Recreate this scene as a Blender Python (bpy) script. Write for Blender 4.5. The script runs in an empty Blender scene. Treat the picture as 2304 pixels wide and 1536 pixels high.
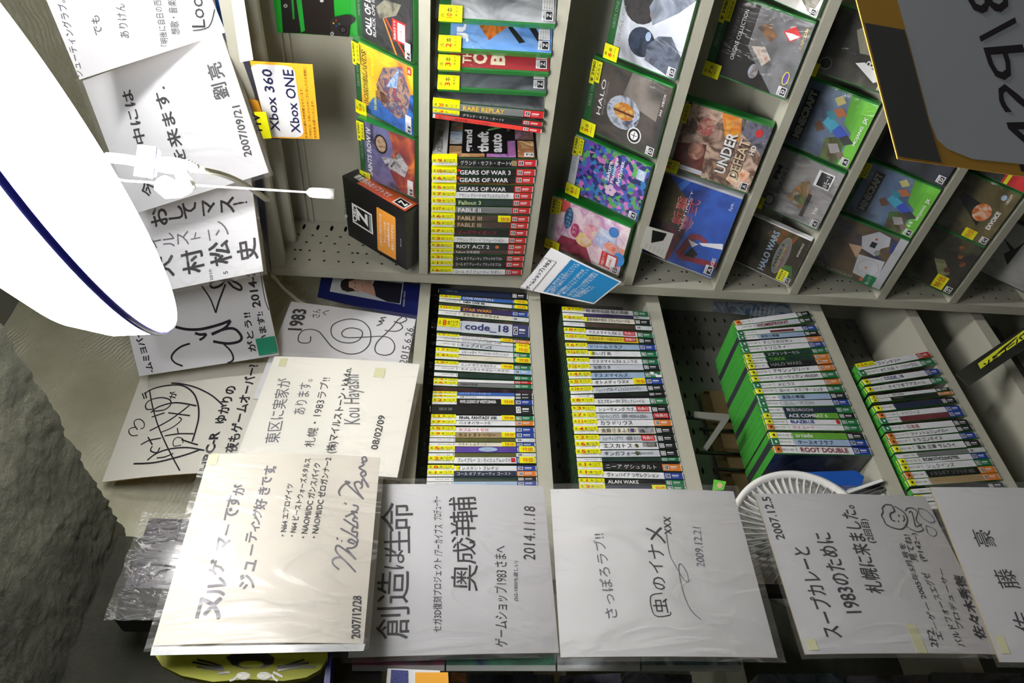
import bpy, bmesh, math, random
from mathutils import Vector, Matrix, noise
import numpy as np
random.seed(7)
SC = bpy.context.scene
COL = SC.collection
H = 1.6                                   # eye height above the floor
EYE = Vector((0, 0, H))
F = 1623.68                               # focal length in pixels of the 2304 px frame
RM = np.array([[0.09225994, -0.68174191, -0.72575208],
               [-0.02108268, -0.73003474, 0.68308477],
               [-0.99551174, -0.04772056, -0.08172591]])

# ---------------------------------------------------------------- camera
cam = bpy.data.cameras.new('camera'); cam.sensor_width = 36; cam.lens = F / 2304 * 36
cam.clip_start = .02; cam.clip_end = 50
co = bpy.data.objects.new('camera', cam); COL.objects.link(co)
m3 = Matrix([[RM[i, 0], -RM[i, 1], -RM[i, 2]] for i in range(3)])
co.matrix_world = Matrix.Translation(EYE) @ m3.to_4x4()
SC.camera = co

# ---------------------------------------------------------------- world, lights, exposure
wd = bpy.data.worlds.new('room_gloom'); SC.world = wd; wd.use_nodes = True
wd.node_tree.nodes['Background'].inputs[0].default_value = (.9, 1, .95, 1)
wd.node_tree.nodes['Background'].inputs[1].default_value = .014
SC.view_settings.view_transform = 'Standard'; SC.view_settings.look = 'None'
SC.view_settings.gamma = 1; SC.view_settings.use_curve_mapping = False
SC.view_settings.exposure = 0.6

LAMP_C = Vector((-.328, .513, .324)) + EYE        # centre of the pendant shade's rim
LAMP_N = Vector((-.260, -.466, .846)).normalized()
# unseen fill light, added behind the camera to brighten the hanging sign
ad = bpy.data.lights.new('sign_fill', 'AREA'); ad.shape = 'RECTANGLE'; ad.size = .6; ad.size_y = .2; ad.energy = 1.5; ad.color = (.85, .93, 1)
ao = bpy.data.objects.new('sign_fill', ad); COL.objects.link(ao); ao.location = (.55, -.45, 2.15)
ao.rotation_euler = (math.radians(25), 0, math.radians(45))

# the fluorescent strip hung just in front of the shelves: nearly overhead, so every board shades the covers below it
sd = bpy.data.lights.new('ceiling_strip', 'AREA'); sd.shape = 'RECTANGLE'; sd.size = .9; sd.size_y = .05; sd.energy = 12; sd.color = (1, .99, .96)
so = bpy.data.objects.new('ceiling_strip', sd); COL.objects.link(so); so.location = (.15, .93, H + .72)
# ---------------------------------------------------------------- projection helpers
def ray(px, py):
    return Vector((RM @ np.array([px - 1152, py - 768, F])).tolist())
def onX(px, py, X):
    r = ray(px, py); return r * (X / r.x) + EYE
def onY(px, py, Y):
    r = ray(px, py); return r * (Y / r.y) + EYE
def onD(px, py, D):
    return ray(px, py) * (D / F) + EYE
def proj(P):
    v = RM.T @ np.array((P - EYE)[:]); return (v[0] / v[2] * F + 1152, v[1] / v[2] * F + 768)

# ---------------------------------------------------------------- materials
def lin(c):
    return tuple(((v / 255) / 12.92 if v / 255 <= .04045 else ((v / 255 + .055) / 1.055) ** 2.4) for v in c)
MATS = {}
def M(c, rough=.5, var=.06, scale=40, bump=0, coat=0, metal=0, spec=.5, bscale=None, key=''):
    k = (tuple(c), rough, var, scale, bump, coat, metal, spec, bscale, key)
    if k in MATS: return MATS[k]
    m = bpy.data.materials.new('surface_%d' % len(MATS)); m.use_nodes = True
    nt = m.node_tree; N = nt.nodes; L = nt.links; b = N['Principled BSDF']
    tc = N.new('ShaderNodeTexCoord')
    nz = N.new('ShaderNodeTexNoise'); nz.inputs['Scale'].default_value = scale; nz.inputs['Detail'].default_value = 4
    L.new(tc.outputs['Object'], nz.inputs['Vector'])
    mx = N.new('ShaderNodeMix'); mx.data_type = 'RGBA'
    r = lin(c)
    mx.inputs[6].default_value = tuple(max(0, v * (1 - var)) for v in r) + (1,)
    mx.inputs[7].default_value = tuple(min(1, v * (1 + var)) for v in r) + (1,)
    L.new(nz.outputs['Fac'], mx.inputs[0]); L.new(mx.outputs[2], b.inputs['Base Color'])
    b.inputs['Roughness'].default_value = rough; b.inputs['Metallic'].default_value = metal
    b.inputs['Coat Weight'].default_value = coat; b.inputs['Coat Roughness'].default_value = .12
    b.inputs['Specular IOR Level'].default_value = spec
    if bump:
        n2 = N.new('ShaderNodeTexNoise'); n2.inputs['Scale'].default_value = bscale or scale; n2.inputs['Detail'].default_value = 6
        L.new(tc.outputs['Object'], n2.inputs['Vector'])
        bp = N.new('ShaderNodeBump'); bp.inputs['Strength'].default_value = bump; bp.inputs['Distance'].default_value = .01
        L.new(n2.outputs['Fac'], bp.inputs['Height']); L.new(bp.outputs[0], b.inputs['Normal'])
    MATS[k] = m; return m
def ART(cols, scale=18, seed=0, kind='noise', coat=.6, rough=.35):
    """printed picture: procedural patches of the given colours"""
    k = ('art', tuple(map(tuple, cols)), scale, seed, kind)
    if k in MATS: return MATS[k]
    m = bpy.data.materials.new('print_%d' % len(MATS)); m.use_nodes = True
    nt = m.node_tree; N = nt.nodes; L = nt.links; b = N['Principled BSDF']
    tc = N.new('ShaderNodeTexCoord'); mp = N.new('ShaderNodeMapping'); mp.inputs['Location'].default_value = (seed * 3.1, seed * 1.7, seed)
    L.new(tc.outputs['Object'], mp.inputs[0])
    if kind == 'voronoi':
        t = N.new('ShaderNodeTexVoronoi'); t.inputs['Scale'].default_value = scale; out = N.new('ShaderNodeSeparateColor')
        L.new(t.outputs['Color'], out.inputs[0]); fac = out.outputs[0]
    else:
        t = N.new('ShaderNodeTexNoise'); t.inputs['Scale'].default_value = scale; t.inputs['Detail'].default_value = 5
        t.inputs['Distortion'].default_value = 1.2; fac = t.outputs['Fac']
    L.new(mp.outputs[0], t.inputs['Vector'])
    cr = N.new('ShaderNodeValToRGB'); e = cr.color_ramp.elements
    n = len(cols); lo_, hi_ = (.0, 1.) if kind == 'voronoi' else (.3, .7)
    while len(e) < n: e.new(.5)
    for i, c in enumerate(cols):
        e[i].position = lo_ + (hi_ - lo_) * i / max(1, n - 1); e[i].color = lin(c) + (1,)
    if kind == 'voronoi': cr.color_ramp.interpolation = 'CONSTANT'
    L.new(fac, cr.inputs[0]); L.new(cr.outputs[0], b.inputs['Base Color'])
    b.inputs['Roughness'].default_value = rough; b.inputs['Coat Weight'].default_value = coat; b.inputs['Coat Roughness'].default_value = .1
    MATS[k] = m; return m
def EMIT(c, s, key=''):
    k = ('emit', c, s)
    if k in MATS: return MATS[k]
    m = bpy.data.materials.new('glow'); m.use_nodes = True; b = m.node_tree.nodes['Principled BSDF']
    b.inputs['Base Color'].default_value = c + (1,); b.inputs['Emission Color'].default_value = c + (1,); b.inputs['Emission Strength'].default_value = s
    MATS[k] = m; return m
def FILM(bump=.5, scale=14, haze=.06, gloss=.8, streak=0):
    """clear crinkled plastic film"""
    k = ('film', bump, scale, haze, gloss, streak)
    if k in MATS: return MATS[k]
    m = bpy.data.materials.new('clear_film'); m.use_nodes = True; nt = m.node_tree; N = nt.nodes; L = nt.links
    N.remove(N['Principled BSDF']); out = N['Material Output']
    tr = N.new('ShaderNodeBsdfTransparent'); gl = N.new('ShaderNodeBsdfGlossy'); gl.inputs['Roughness'].default_value = .16
    df = N.new('ShaderNodeBsdfDiffuse'); df.inputs[0].default_value = (.75, .75, .74, 1)
    fr = N.new('ShaderNodeFresnel'); fr.inputs[0].default_value = 1.4
    tc = N.new('ShaderNodeTexCoord'); nz = N.new('ShaderNodeTexNoise'); nz.inputs['Scale'].default_value = scale; nz.inputs['Distortion'].default_value = 2.5; nz.inputs['Detail'].default_value = 2
    mp = N.new('ShaderNodeMapping'); mp.inputs['Scale'].default_value = (1, 1, .35)
    bp = N.new('ShaderNodeBump'); bp.inputs['Strength'].default_value = bump; bp.inputs['Distance'].default_value = .012
    L.new(tc.outputs['Object'], mp.inputs[0]); L.new(mp.outputs[0], nz.inputs['Vector']); L.new(nz.outputs['Fac'], bp.inputs['Height'])
    L.new(bp.outputs[0], gl.inputs['Normal']); L.new(bp.outputs[0], fr.inputs['Normal'])
    m1 = N.new('ShaderNodeMixShader'); m2 = N.new('ShaderNodeMixShader'); m2.inputs[0].default_value = haze
    ml = N.new('ShaderNodeMath'); ml.operation = 'MULTIPLY'; ml.inputs[1].default_value = gloss; L.new(fr.outputs[0], ml.inputs[0]); L.new(ml.outputs[0], m1.inputs[0]); L.new(tr.outputs[0], m1.inputs[1]); L.new(gl.outputs[0], m1.inputs[2])
    if streak:                                              # whitened creases, with the film's highlights painted in as white streaks
        cr = N.new('ShaderNodeValToRGB'); e = cr.color_ramp.elements; e[0].position = .47; e[0].color = (0, 0, 0, 1); e[1].position = .5; e[1].color = (1, 1, 1, 1)
        q = e.new(.53); q.color = (0, 0, 0, 1); L.new(nz.outputs['Fac'], cr.inputs[0])
        n3 = N.new('ShaderNodeTexNoise'); n3.inputs['Scale'].default_value = scale * .4; L.new(tc.outputs['Object'], n3.inputs['Vector'])
        c2 = N.new('ShaderNodeMath'); c2.operation = 'MULTIPLY_ADD'; c2.inputs[1].default_value = 3; c2.inputs[2].default_value = -1.3; c2.use_clamp = True; L.new(n3.outputs['Fac'], c2.inputs[0])
        c3 = N.new('ShaderNodeMath'); c3.operation = 'MULTIPLY'; L.new(c2.outputs[0], c3.inputs[0]); L.new(cr.outputs[0], c3.inputs[1])
        c4 = N.new('ShaderNodeMath'); c4.operation = 'MULTIPLY_ADD'; c4.inputs[1].default_value = streak; c4.inputs[2].default_value = haze; L.new(c3.outputs[0], c4.inputs[0]); L.new(c4.outputs[0], m2.inputs[0])
    L.new(m1.outputs[0], m2.inputs[1]); L.new(df.outputs[0], m2.inputs[2]); L.new(m2.outputs[0], out.inputs[0])
    MATS[k] = m; return m
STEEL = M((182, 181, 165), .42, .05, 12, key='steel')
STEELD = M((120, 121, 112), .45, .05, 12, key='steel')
INK = M((38, 36, 44), .4, .1, 60, key='ink')
INKG = M((95, 92, 104), .5, .1, 60, key='ink')
WHITE = M((232, 232, 236), .45, .03, 30, key='w')
PAPER = M((228, 228, 230), .55, .03, 20, bump=.03, key='paper')
YEL = M((246, 244, 10), .4, .03, 30, coat=.3, key='yel')
RED = M((222, 30, 30), .4, .03, 30, key='red')
BLK = M((18, 18, 20), .35, .1, 30, coat=.3, key='blk')
GREEN = M((38, 168, 48), .28, .08, 20, coat=.5, key='grn')
DGREEN = M((22, 96, 42), .35, .08, 20, coat=.5, key='grn')
GOLD = M((196, 164, 96), .4, .05, 40, metal=.4, key='gold')

# ---------------------------------------------------------------- mesh building
class MB:
    def __init__(s): s.v = []; s.f = []; s.mi = []; s.mats = []; s.sm = []
    def m(s, mat):
        if mat not in s.mats: s.mats.append(mat)
        return s.mats.index(mat)
    def add(s, vs, fs, mat, X=None, smooth=False):
        o = len(s.v); k = s.m(mat)
        s.v += [tuple(X @ Vector(v)) if X is not None else tuple(v) for v in vs]
        s.f += [tuple(i + o for i in f) for f in fs]; s.mi += [k] * len(fs); s.sm += [smooth] * len(fs)
        return s
    def box(s, lo, hi, mat, X=None):
        (a, b, c), (d, e, f) = lo, hi
        vs = [(a, b, c), (d, b, c), (d, e, c), (a, e, c), (a, b, f), (d, b, f), (d, e, f), (a, e, f)]
        return s.add(vs, [(0, 3, 2, 1), (4, 5, 6, 7), (0, 1, 5, 4), (1, 2, 6, 5), (2, 3, 7, 6), (3, 0, 4, 7)], mat, X)
    def quad(s, pts, mat, X=None): return s.add(pts, [tuple(range(len(pts)))], mat, X)
    def tube(s, pts, r, mat, n=8, X=None, cap=True):
        pts = [Vector(p) for p in pts]; vs = []; fs = []
        rr = r if hasattr(r, '__len__') else [r] * len(pts)
        up = None
        for i, p in enumerate(pts):
            d = (pts[min(i + 1, len(pts) - 1)] - pts[max(i - 1, 0)]).normalized()
            if up is None: up = d.orthogonal().normalized()
            up = (up - d * up.dot(d)).normalized(); w = d.cross(up)
            for k in range(n):
                a = 2 * math.pi * k / n; vs.append(p + (up * math.cos(a) + w * math.sin(a)) * rr[i])
        for i in range(len(pts) - 1):
            for k in range(n): fs.append((i * n + k, i * n + (k + 1) % n, (i + 1) * n + (k + 1) % n, (i + 1) * n + k))
        if cap: fs += [tuple(range(n))[::-1], tuple(range((len(pts) - 1) * n, len(pts) * n))]
        return s.add(vs, fs, mat, X, True)
    def lathe(s, prof, mat, n=48, X=None):
        vs = [(r * math.cos(2 * math.pi * k / n), r * math.sin(2 * math.pi * k / n), z) for r, z in prof for k in range(n)]
        fs = [(i * n + k, i * n + (k + 1) % n, (i + 1) * n + (k + 1) % n, (i + 1) * n + k) for i in range(len(prof) - 1) for k in range(n)]
        return s.add(vs, fs, mat, X, True)
    def build(s, name, parent=None):
        me = bpy.data.meshes.new(name); me.from_pydata(s.v, [], s.f)
        for m in s.mats: me.materials.append(m)
        me.polygons.foreach_set('material_index', s.mi); me.polygons.foreach_set('use_smooth', s.sm); me.update()
        o = bpy.data.objects.new(name, me); COL.objects.link(o)
        if parent: o.parent = parent
        return o
def thing(name, label, cat, X=None, group=None):
    o = bpy.data.objects.new(name, None); o.empty_display_size = .02; COL.objects.link(o)
    if X is not None: o.matrix_world = X
    return tag(o, label, cat, group)
def tag(o, label, cat, group=None):
    o['label'] = label; o['category'] = cat
    if group: o['group'] = group
    return o
def struct(o): o['kind'] = 'structure'; return o

TXT = {}
NC = {}
def isc(s): return any(ord(q) > 0x2fff for q in s)
def glyphs(s, off=0, shear=0):
    """flat text geometry, normalised: x 0..1 over the inked width, y 0..1 over cap height"""
    k = (s, off, shear)
    if k not in TXT:
        cjk = isc(s)                    # outlines of dense characters break when offset: embolden them by doubling
        c = bpy.data.curves.new('t', 'FONT'); c.body = s; c.resolution_u = 2; c.offset = 0 if cjk else off; c.shear = shear
        o = bpy.data.objects.new('t', c); me = bpy.data.meshes.new_from_object(o)
        vs = [tuple(v.co) for v in me.vertices]; fs = [tuple(p.vertices) for p in me.polygons]
        bpy.data.objects.remove(o); bpy.data.curves.remove(c); bpy.data.meshes.remove(me)
        if cjk and off > 0:
            n0 = len(vs); f0 = list(fs); v0 = list(vs); NC[k] = n0
            for q, (sx, sy) in enumerate(((1.6, 0), (0, 1.6), (1.6, 1.6))):
                vs += [(v[0] + sx * off, v[1] + sy * off, 0) for v in v0]; fs += [tuple(i + n0 * (q + 1) for i in f) for f in f0]
        if not vs: vs = [(0, 0, 0), (1, 1, 0)]
        x0 = min(v[0] for v in vs); x1 = max(v[0] for v in vs); y0 = min(v[1] for v in vs); y1 = max(v[1] for v in vs)
        TXT[k] = ([((v[0] - x0) / max(1e-6, x1 - x0), (v[1] - y0) / max(1e-6, y1 - y0)) for v in vs], fs, (x1 - x0) / max(1e-6, y1 - y0))
    return TXT[k]
def text(mb, s, o, ex, ey, mat, off=0, shear=0):
    """text box with corner o, width vector ex, height vector ey"""
    vs, fs, asp = glyphs(s, off, shear); o = Vector(o); ex = Vector(ex); ey = Vector(ey)
    mb.add([o + ex * x + ey * y for x, y in vs], fs, mat)

# ---------------------------------------------------------------- patches: gently curved sheets that carry writing
class Patch:
    def __init__(s, c, bulge=0, bx=0):
        s.c = [Vector(p) for p in c]                           # TL TR BR BL, seen upright
        s.W = (s.c[1] - s.c[0]).length; s.Hh = (s.c[0] - s.c[3]).length
        s.n = (s.c[3] - s.c[0]).cross(s.c[1] - s.c[0]).normalized()
        if s.n.dot(EYE - s.c[0]) < 0: s.n = -s.n
        s.bulge = bulge; s.bx = bx
        P = [proj(p) for p in s.c]; U = [(0, 1), (1, 1), (1, 0), (0, 0)]
        A = []; B = []
        for (x, y), (u, v) in zip(P, U):
            A += [[x, y, 1, 0, 0, 0, -u * x, -u * y], [0, 0, 0, x, y, 1, -v * x, -v * y]]; B += [u, v]
        s.h = np.append(np.linalg.solve(np.array(A), np.array(B)), 1).reshape(3, 3)
    def uv(s, px, py):
        q = s.h @ np.array([px, py, 1]); u, v = q[0] / q[2], q[1] / q[2]
        for _ in range(4):
            a = proj(s.at(u, v)); ex, ey = px - a[0], py - a[1]
            if abs(ex) + abs(ey) < .02: break
            b = proj(s.at(u + 1e-3, v)); c = proj(s.at(u, v + 1e-3))
            j = ((b[0] - a[0]) * 1e3, (c[0] - a[0]) * 1e3, (b[1] - a[1]) * 1e3, (c[1] - a[1]) * 1e3); dt = j[0] * j[3] - j[1] * j[2]
            u += (j[3] * ex - j[1] * ey) / dt; v += (j[0] * ey - j[2] * ex) / dt
        return u, v
    def at(s, u, v, e=0):
        t = s.c[3] * (1 - u) * (1 - v) + s.c[2] * u * (1 - v) + s.c[1] * u * v + s.c[0] * (1 - u) * v
        b = s.bulge * (1 - (2 * v - 1) ** 2) + s.bx * (1 - (2 * u - 1) ** 2)
        return t + s.n * (b + e)
    def sheet(s, mb, mat, th=.002, nu=6, nv=6, edge=None, u0=0, u1=1, v0=0, v1=1, e=0):
        vs = [s.at(u0 + (u1 - u0) * i / nu, v0 + (v1 - v0) * j / nv, e) for j in range(nv + 1) for i in range(nu + 1)]
        q = [(j * (nu + 1) + i, j * (nu + 1) + i + 1, (j + 1) * (nu + 1) + i + 1, (j + 1) * (nu + 1) + i) for j in range(nv) for i in range(nu)]
        mb.add(vs, q, mat, None, True)
        if th:
            n = len(vs); back = [s.at(u0 + (u1 - u0) * i / nu, v0 + (v1 - v0) * j / nv, e - th) for j in range(nv + 1) for i in range(nu + 1)]
            ring = [i for i in range(nu + 1)] + [j * (nu + 1) + nu for j in range(1, nv + 1)] + [nv * (nu + 1) + i for i in range(nu - 1, -1, -1)] + [j * (nu + 1) for j in range(nv - 1, 0, -1)]
            mb.add(vs + back, [(ring[k], ring[(k + 1) % len(ring)], ring[(k + 1) % len(ring)] + n, ring[k] + n) for k in range(len(ring))] + [tuple(i + n for i in f[::-1]) for f in q], edge or mat)
    def line(s, mb, t, p0, p1, hpx, mat=None, off=0, shear=0, e=.0006):
        """one line of writing: baseline from p0 to p1 (photo pixels), letters hpx high"""
        a = s.uv(*p0); b = s.uv(*p1); A = Vector((a[0] * s.W, a[1] * s.Hh)); B = Vector((b[0] * s.W, b[1] * s.Hh))
        d = B - A; lp = math.hypot(p1[0] - p0[0], p1[1] - p0[1]); up = Vector((-d.y, d.x)).normalized() * (hpx * d.length / lp)
        vs, fs, asp = glyphs(t, off, shear)
        n0 = NC.get((t, off, shear), 10 ** 9)
        mb.add([s.at((A.x + d.x * x + up.x * y) / s.W, (A.y + d.y * x + up.y * y) / s.Hh, e + 4e-5 * (i // n0)) for i, (x, y) in enumerate(vs)], fs, mat or INK)
    def char(s, mb, t, px, py, size, mat=None, rot=0, off=0, e=.0006):
        """single character centred on a photo pixel"""
        a = s.uv(px, py); b = s.uv(px + size, py); k = math.hypot((b[0] - a[0]) * s.W, (b[1] - a[1]) * s.Hh)
        vs, fs, asp = glyphs(t, off); w = k * min(asp, 1.15); cr, sr = math.cos(rot), math.sin(rot)
        out = []; n0 = NC.get((t, off, 0), 10 ** 9)
        for i, (x, y) in enumerate(vs):
            X = (x - .5) * w; Y = (y - .5) * (k if asp < 2.2 else k * .16); X, Y = X * cr - Y * sr, X * sr + Y * cr
            out.append(s.at(a[0] + X / s.W, a[1] + Y / s.Hh, e + 4e-5 * (i // n0)))
        mb.add(out, fs, mat or INK)
    def chars(s, mb, lst, mat=None, off=0):
        for t, x, y, z in lst: s.char(mb, t, x, y, z, mat, random.uniform(-.08, .08), off)
    def stroke(s, mb, pts, wpx, mat=None, e=.0007, smooth=True):
        """pen stroke through photo pixels"""
        if smooth and len(pts) > 2:
            q = []
            P = [pts[0]] + list(pts) + [pts[-1]]
            for i in range(1, len(P) - 2):
                for k in range(4):
                    t = k / 4; q.append(tuple(.5 * (2 * P[i][d] + (P[i + 1][d] - P[i - 1][d]) * t + (2 * P[i - 1][d] - 5 * P[i][d] + 4 * P[i + 1][d] - P[i + 2][d]) * t * t + (3 * P[i][d] - P[i - 1][d] - 3 * P[i + 1][d] + P[i + 2][d]) * t ** 3) for d in (0, 1)))
            q.append(tuple(pts[-1])); pts = q
        uvs = [s.uv(*p) for p in pts]; L = [Vector((u * s.W, v * s.Hh)) for u, v in uvs]
        a = Vector(s.uv(pts[0][0] + wpx, pts[0][1])) - Vector(uvs[0]); hw = math.hypot(a.x * s.W, a.y * s.Hh) / 2
        vs = []; n = len(L)
        for i, p in enumerate(L):
            d = (L[min(i + 1, n - 1)] - L[max(i - 1, 0)])
            d = d.normalized() if d.length > 1e-9 else Vector((1, 0)); w = Vector((-d.y, d.x)) * hw
            for q in (p + w, p - w): vs.append(s.at(q.x / s.W, q.y / s.Hh, e + i * 1e-7))
        mb.add(vs, [(2 * i, 2 * i + 1, 2 * i + 3, 2 * i + 2) for i in range(n - 1)], mat or INK)
    def poly(s, mb, pts, mat, e=.0004, uvc=False):
        mb.add([s.at(*(p if uvc else s.uv(*p)), e) for p in pts], [tuple(range(len(pts)))], mat)
def ell(cx, cy, rx, ry, n=20, a0=0):
    return [(cx + rx * math.cos(2 * math.pi * k / n + a0), cy + ry * math.sin(2 * math.pi * k / n + a0)) for k in range(n)]
def crop(pts, ox, oy, sc): return [(ox + x / sc, oy + y / sc) for x, y in pts]

# ---------------------------------------------------------------- room shell
def plaster(c1, c2, wscale, bump, nscale=60):
    m = bpy.data.materials.new('plaster'); m.use_nodes = True; nt = m.node_tree; N = nt.nodes; L = nt.links; b = N['Principled BSDF']
    tc = N.new('ShaderNodeTexCoord')
    n1 = N.new('ShaderNodeTexNoise'); n1.inputs['Scale'].default_value = 7; n1.inputs['Detail'].default_value = 8
    wv = N.new('ShaderNodeTexWave'); wv.wave_type = 'RINGS'; wv.inputs['Scale'].default_value = wscale; wv.inputs['Distortion'].default_value = 9
    wv.inputs['Detail'].default_value = 3; wv.inputs['Detail Scale'].default_value = .6
    n2 = N.new('ShaderNodeTexNoise'); n2.inputs['Scale'].default_value = nscale; n2.inputs['Detail'].default_value = 8; n2.inputs['Roughness'].default_value = .7
    for n in (n1, wv, n2): L.new(tc.outputs['Object'], n.inputs['Vector'])
    cr = N.new('ShaderNodeValToRGB'); cr.color_ramp.elements[0].position = .35; cr.color_ramp.elements[1].position = .68
    cr.color_ramp.elements[0].color = lin(c1) + (1,); cr.color_ramp.elements[1].color = lin(c2) + (1,)
    mm = N.new('ShaderNodeMath'); mm.operation = 'MULTIPLY'
    mm.inputs[1].default_value = .6; L.new(wv.outputs['Fac'], mm.inputs[0])
    ad_ = N.new('ShaderNodeMath'); ad_.operation = 'ADD'; mk = N.new('ShaderNodeMath'); mk.operation = 'MULTIPLY_ADD'; mk.inputs[1].default_value = 5; mk.inputs[2].default_value = -2.3; mk.use_clamp = True; L.new(n1.outputs['Fac'], mk.inputs[0])
    m4 = N.new('ShaderNodeMath'); m4.operation = 'MULTIPLY'; L.new(mm.outputs[0], m4.inputs[0]); L.new(mk.outputs[0], m4.inputs[1]); L.new(m4.outputs[0], ad_.inputs[0]); L.new(n2.outputs['Fac'], ad_.inputs[1])
    L.new(n1.outputs['Fac'], cr.inputs[0]); L.new(cr.outputs[0], b.inputs['Base Color'])
    bp = N.new('ShaderNodeBump'); bp.inputs['Strength'].default_value = bump; bp.inputs['Distance'].default_value = .012
    L.new(ad_.outputs[0], bp.inputs['Height']); L.new(bp.outputs[0], b.inputs['Normal']); b.inputs['Roughness'].default_value = .85
    return m
PLAST = plaster((190, 188, 160), (224, 222, 202), 34, .55)
CONC_SHADED = plaster((66, 68, 58), (98, 98, 84), 6, 1.3, 30)  # darker concrete: the shade on the pier is put into its colour
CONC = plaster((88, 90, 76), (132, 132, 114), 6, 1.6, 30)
CEIL = M((120, 120, 112), .9, .1, 6, bump=.3)
FLOOR = M((70, 66, 60), .6, .15, 5, bump=.1)
def relief(name, o, eu, ev, nu, nv, fn, mat):
    o = Vector(o); eu = Vector(eu); ev = Vector(ev); n = eu.cross(ev).normalized(); vs = []
    for j in range(nv + 1):
        for i in range(nu + 1):
            p = o + eu * (i / nu) + ev * (j / nv); vs.append(p + n * fn(p))
    fs = [(j * (nu + 1) + i, j * (nu + 1) + i + 1, (j + 1) * (nu + 1) + i + 1, (j + 1) * (nu + 1) + i) for j in range(nv) for i in range(nu)]
    mb = MB(); mb.add(vs, fs, mat, None, True); return struct(mb.build(name))
def f_wall(p):
    a = noise.noise(p * 3.1) ; b = noise.noise(p * 22)
    c = abs(math.sin((Vector((p.y * 1.1 - 1.2 + .25 * a, p.z - 2.9 + .2 * noise.noise(p * 5))).length) * 520))
    w = max(0, noise.noise(p * 4.3 + Vector((5, 1, 2))) + .25)
    return a * .004 + b * .0016 + c * .0003 * w
def f_beam(p):
    e = max(0, 1 - (.652 - p.y) / .16)
    return .004 * noise.noise(p * 6) + .003 * noise.noise(p * 27) + (.010 * e) * max(0, noise.noise(p * 24) + .2) + .0025 * noise.noise(p * 70) * (1 + e) + .0012 * math.sin((p.x * .8 - p.y) * 260 + 4 * noise.noise(p * 5))
ZC = H + 1.0; WX = -1.25; WY = 1.335
relief('wall_left', (WX, -.6, H - .3), (0, 2.0, 0), (0, 0, 1.3), 330, 210, f_wall, PLAST)
w_ = MB(); w_.quad([(WX - .004, -.6, 0), (WX - .004, 1.4, 0), (WX - .004, 1.4, H - .3), (WX - .004, -.6, H - .3)], PLAST); struct(w_.build('wall_left'))
relief('wall_back', (WX, WY, H + .2), (2.6, 0, 0), (0, 0, .8), 160, 60, lambda p: .003 * noise.noise(p * 9) + .002 * noise.noise(p * 40), PLAST)
w_ = MB(); w_.quad([(WX, WY + .004, 0), (1.4, WY + .004, 0), (1.4, WY + .004, H + .2), (WX, WY + .004, H + .2)], PLAST); struct(w_.build('wall_back'))
w_ = MB(); w_.quad([(WX, -2.2, ZC), (WX, 1.4, ZC), (2.4, 1.4, ZC), (2.4, -2.2, ZC)], CEIL); struct(w_.build('ceiling'))
w_ = MB(); w_.quad([(WX, -2.2, 0), (2.4, -2.2, 0), (2.4, 1.4, 0), (WX, 1.4, 0)], FLOOR); struct(w_.build('floor'))
BZ = H + .575
bm_ = relief('trim_1', (WX, .655, BZ), (2.6, 0, 0), (0, -.95, 0), 420, 190, lambda p: f_beam(p), CONC)
w_ = MB(); w_.box((WX, -.3, BZ + .012), (1.35, .652, ZC), CONC)
b2 = w_.build('beam_core', bm_)
relief('trim_2', (-1.225, -.6, .0), (0, 1.235, 0), (0, 0, BZ + .004), 200, 260, lambda p: .004 * noise.noise(p * 6) + .003 * noise.noise(p * 27) + .0015 * noise.noise(p * 70), CONC_SHADED)
w_ = MB(); w_.quad([(-1.225, .634, 0), (-1.225, .634, BZ), (WX, .634, BZ), (WX, .634, 0)], CONC); struct(w_.build('trim_2'))

# ---------------------------------------------------------------- metal shelf units
def holed(mb, rect, holes, th, place, mat):
    c = bpy.data.curves.new('t', 'CURVE'); c.dimensions = '2D'; c.fill_mode = 'BOTH'; c.extrude = th / 2
    def sp(pts):
        s = c.splines.new('POLY'); s.points.add(len(pts) - 1); s.use_cyclic_u = True
        for q, p in zip(s.points, pts): q.co = (p[0], p[1], 0, 1)
    x0, y0, x1, y1 = rect; sp([(x0, y0), (x1, y0), (x1, y1), (x0, y1)])
    for x, y, rx, ry in holes: sp([(x + rx * math.cos(2 * math.pi * k / 8), y + ry * math.sin(2 * math.pi * k / 8)) for k in range(8)])
    o = bpy.data.objects.new('t', c); me = bpy.data.meshes.new_from_object(o)
    mb.add([place(*v.co) for v in me.vertices], [tuple(p.vertices) for p in me.polygons], mat)
    bpy.data.objects.remove(o); bpy.data.curves.remove(c); bpy.data.meshes.remove(me)
DARKV = M((10, 10, 10), .8, .05, 10, key='void')
def Z(z): return z + H
RB = [.077, -.138, -.359, -.558, -.727, -.928, -1.095, -1.285, -1.5]
unitR = thing('metal_shelf_unit', 'light grey metal shelf unit with perforated side panel and face-out game cases', 'shelf unit', Matrix.Translation((0, 0, 0)))
XR = -.06
mb = MB(); hs = []
for k in range(62):
    z = -.03 * k
    hs += [(1.167, .337 + z, .0031, .0031), (1.197, .342 + z, .0031, .0031), (1.224, .323 + z, .0031, .0031), (1.248, .344 + z, .0031, .0031), (1.276, .337 + z, .0034, .0105)]
    if k % 4 == 0: hs.append((1.197, .331 + z, .0034, .0034))
hs = [(y, z, ry, rz) if rz < .005 else (y, z, rz, ry) for y, z, ry, rz in hs]
holed(mb, (1.1402, -1.59, 1.30, .378), [h for h in hs if h[1] > -1.57], .0015, lambda x, y, z: (-1.0205 + z, x, Z(y)), STEEL)
mb.build('side_panel', unitR)
mb = MB(); mb.box((-1.043, 1.14, 0.0), (-1.022, 1.152, Z(.38)), STEEL); mb.box((-1.043, 1.152, 0.0), (-1.041, 1.31, Z(.38)), STEEL); mb.build('front_post', unitR)
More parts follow.
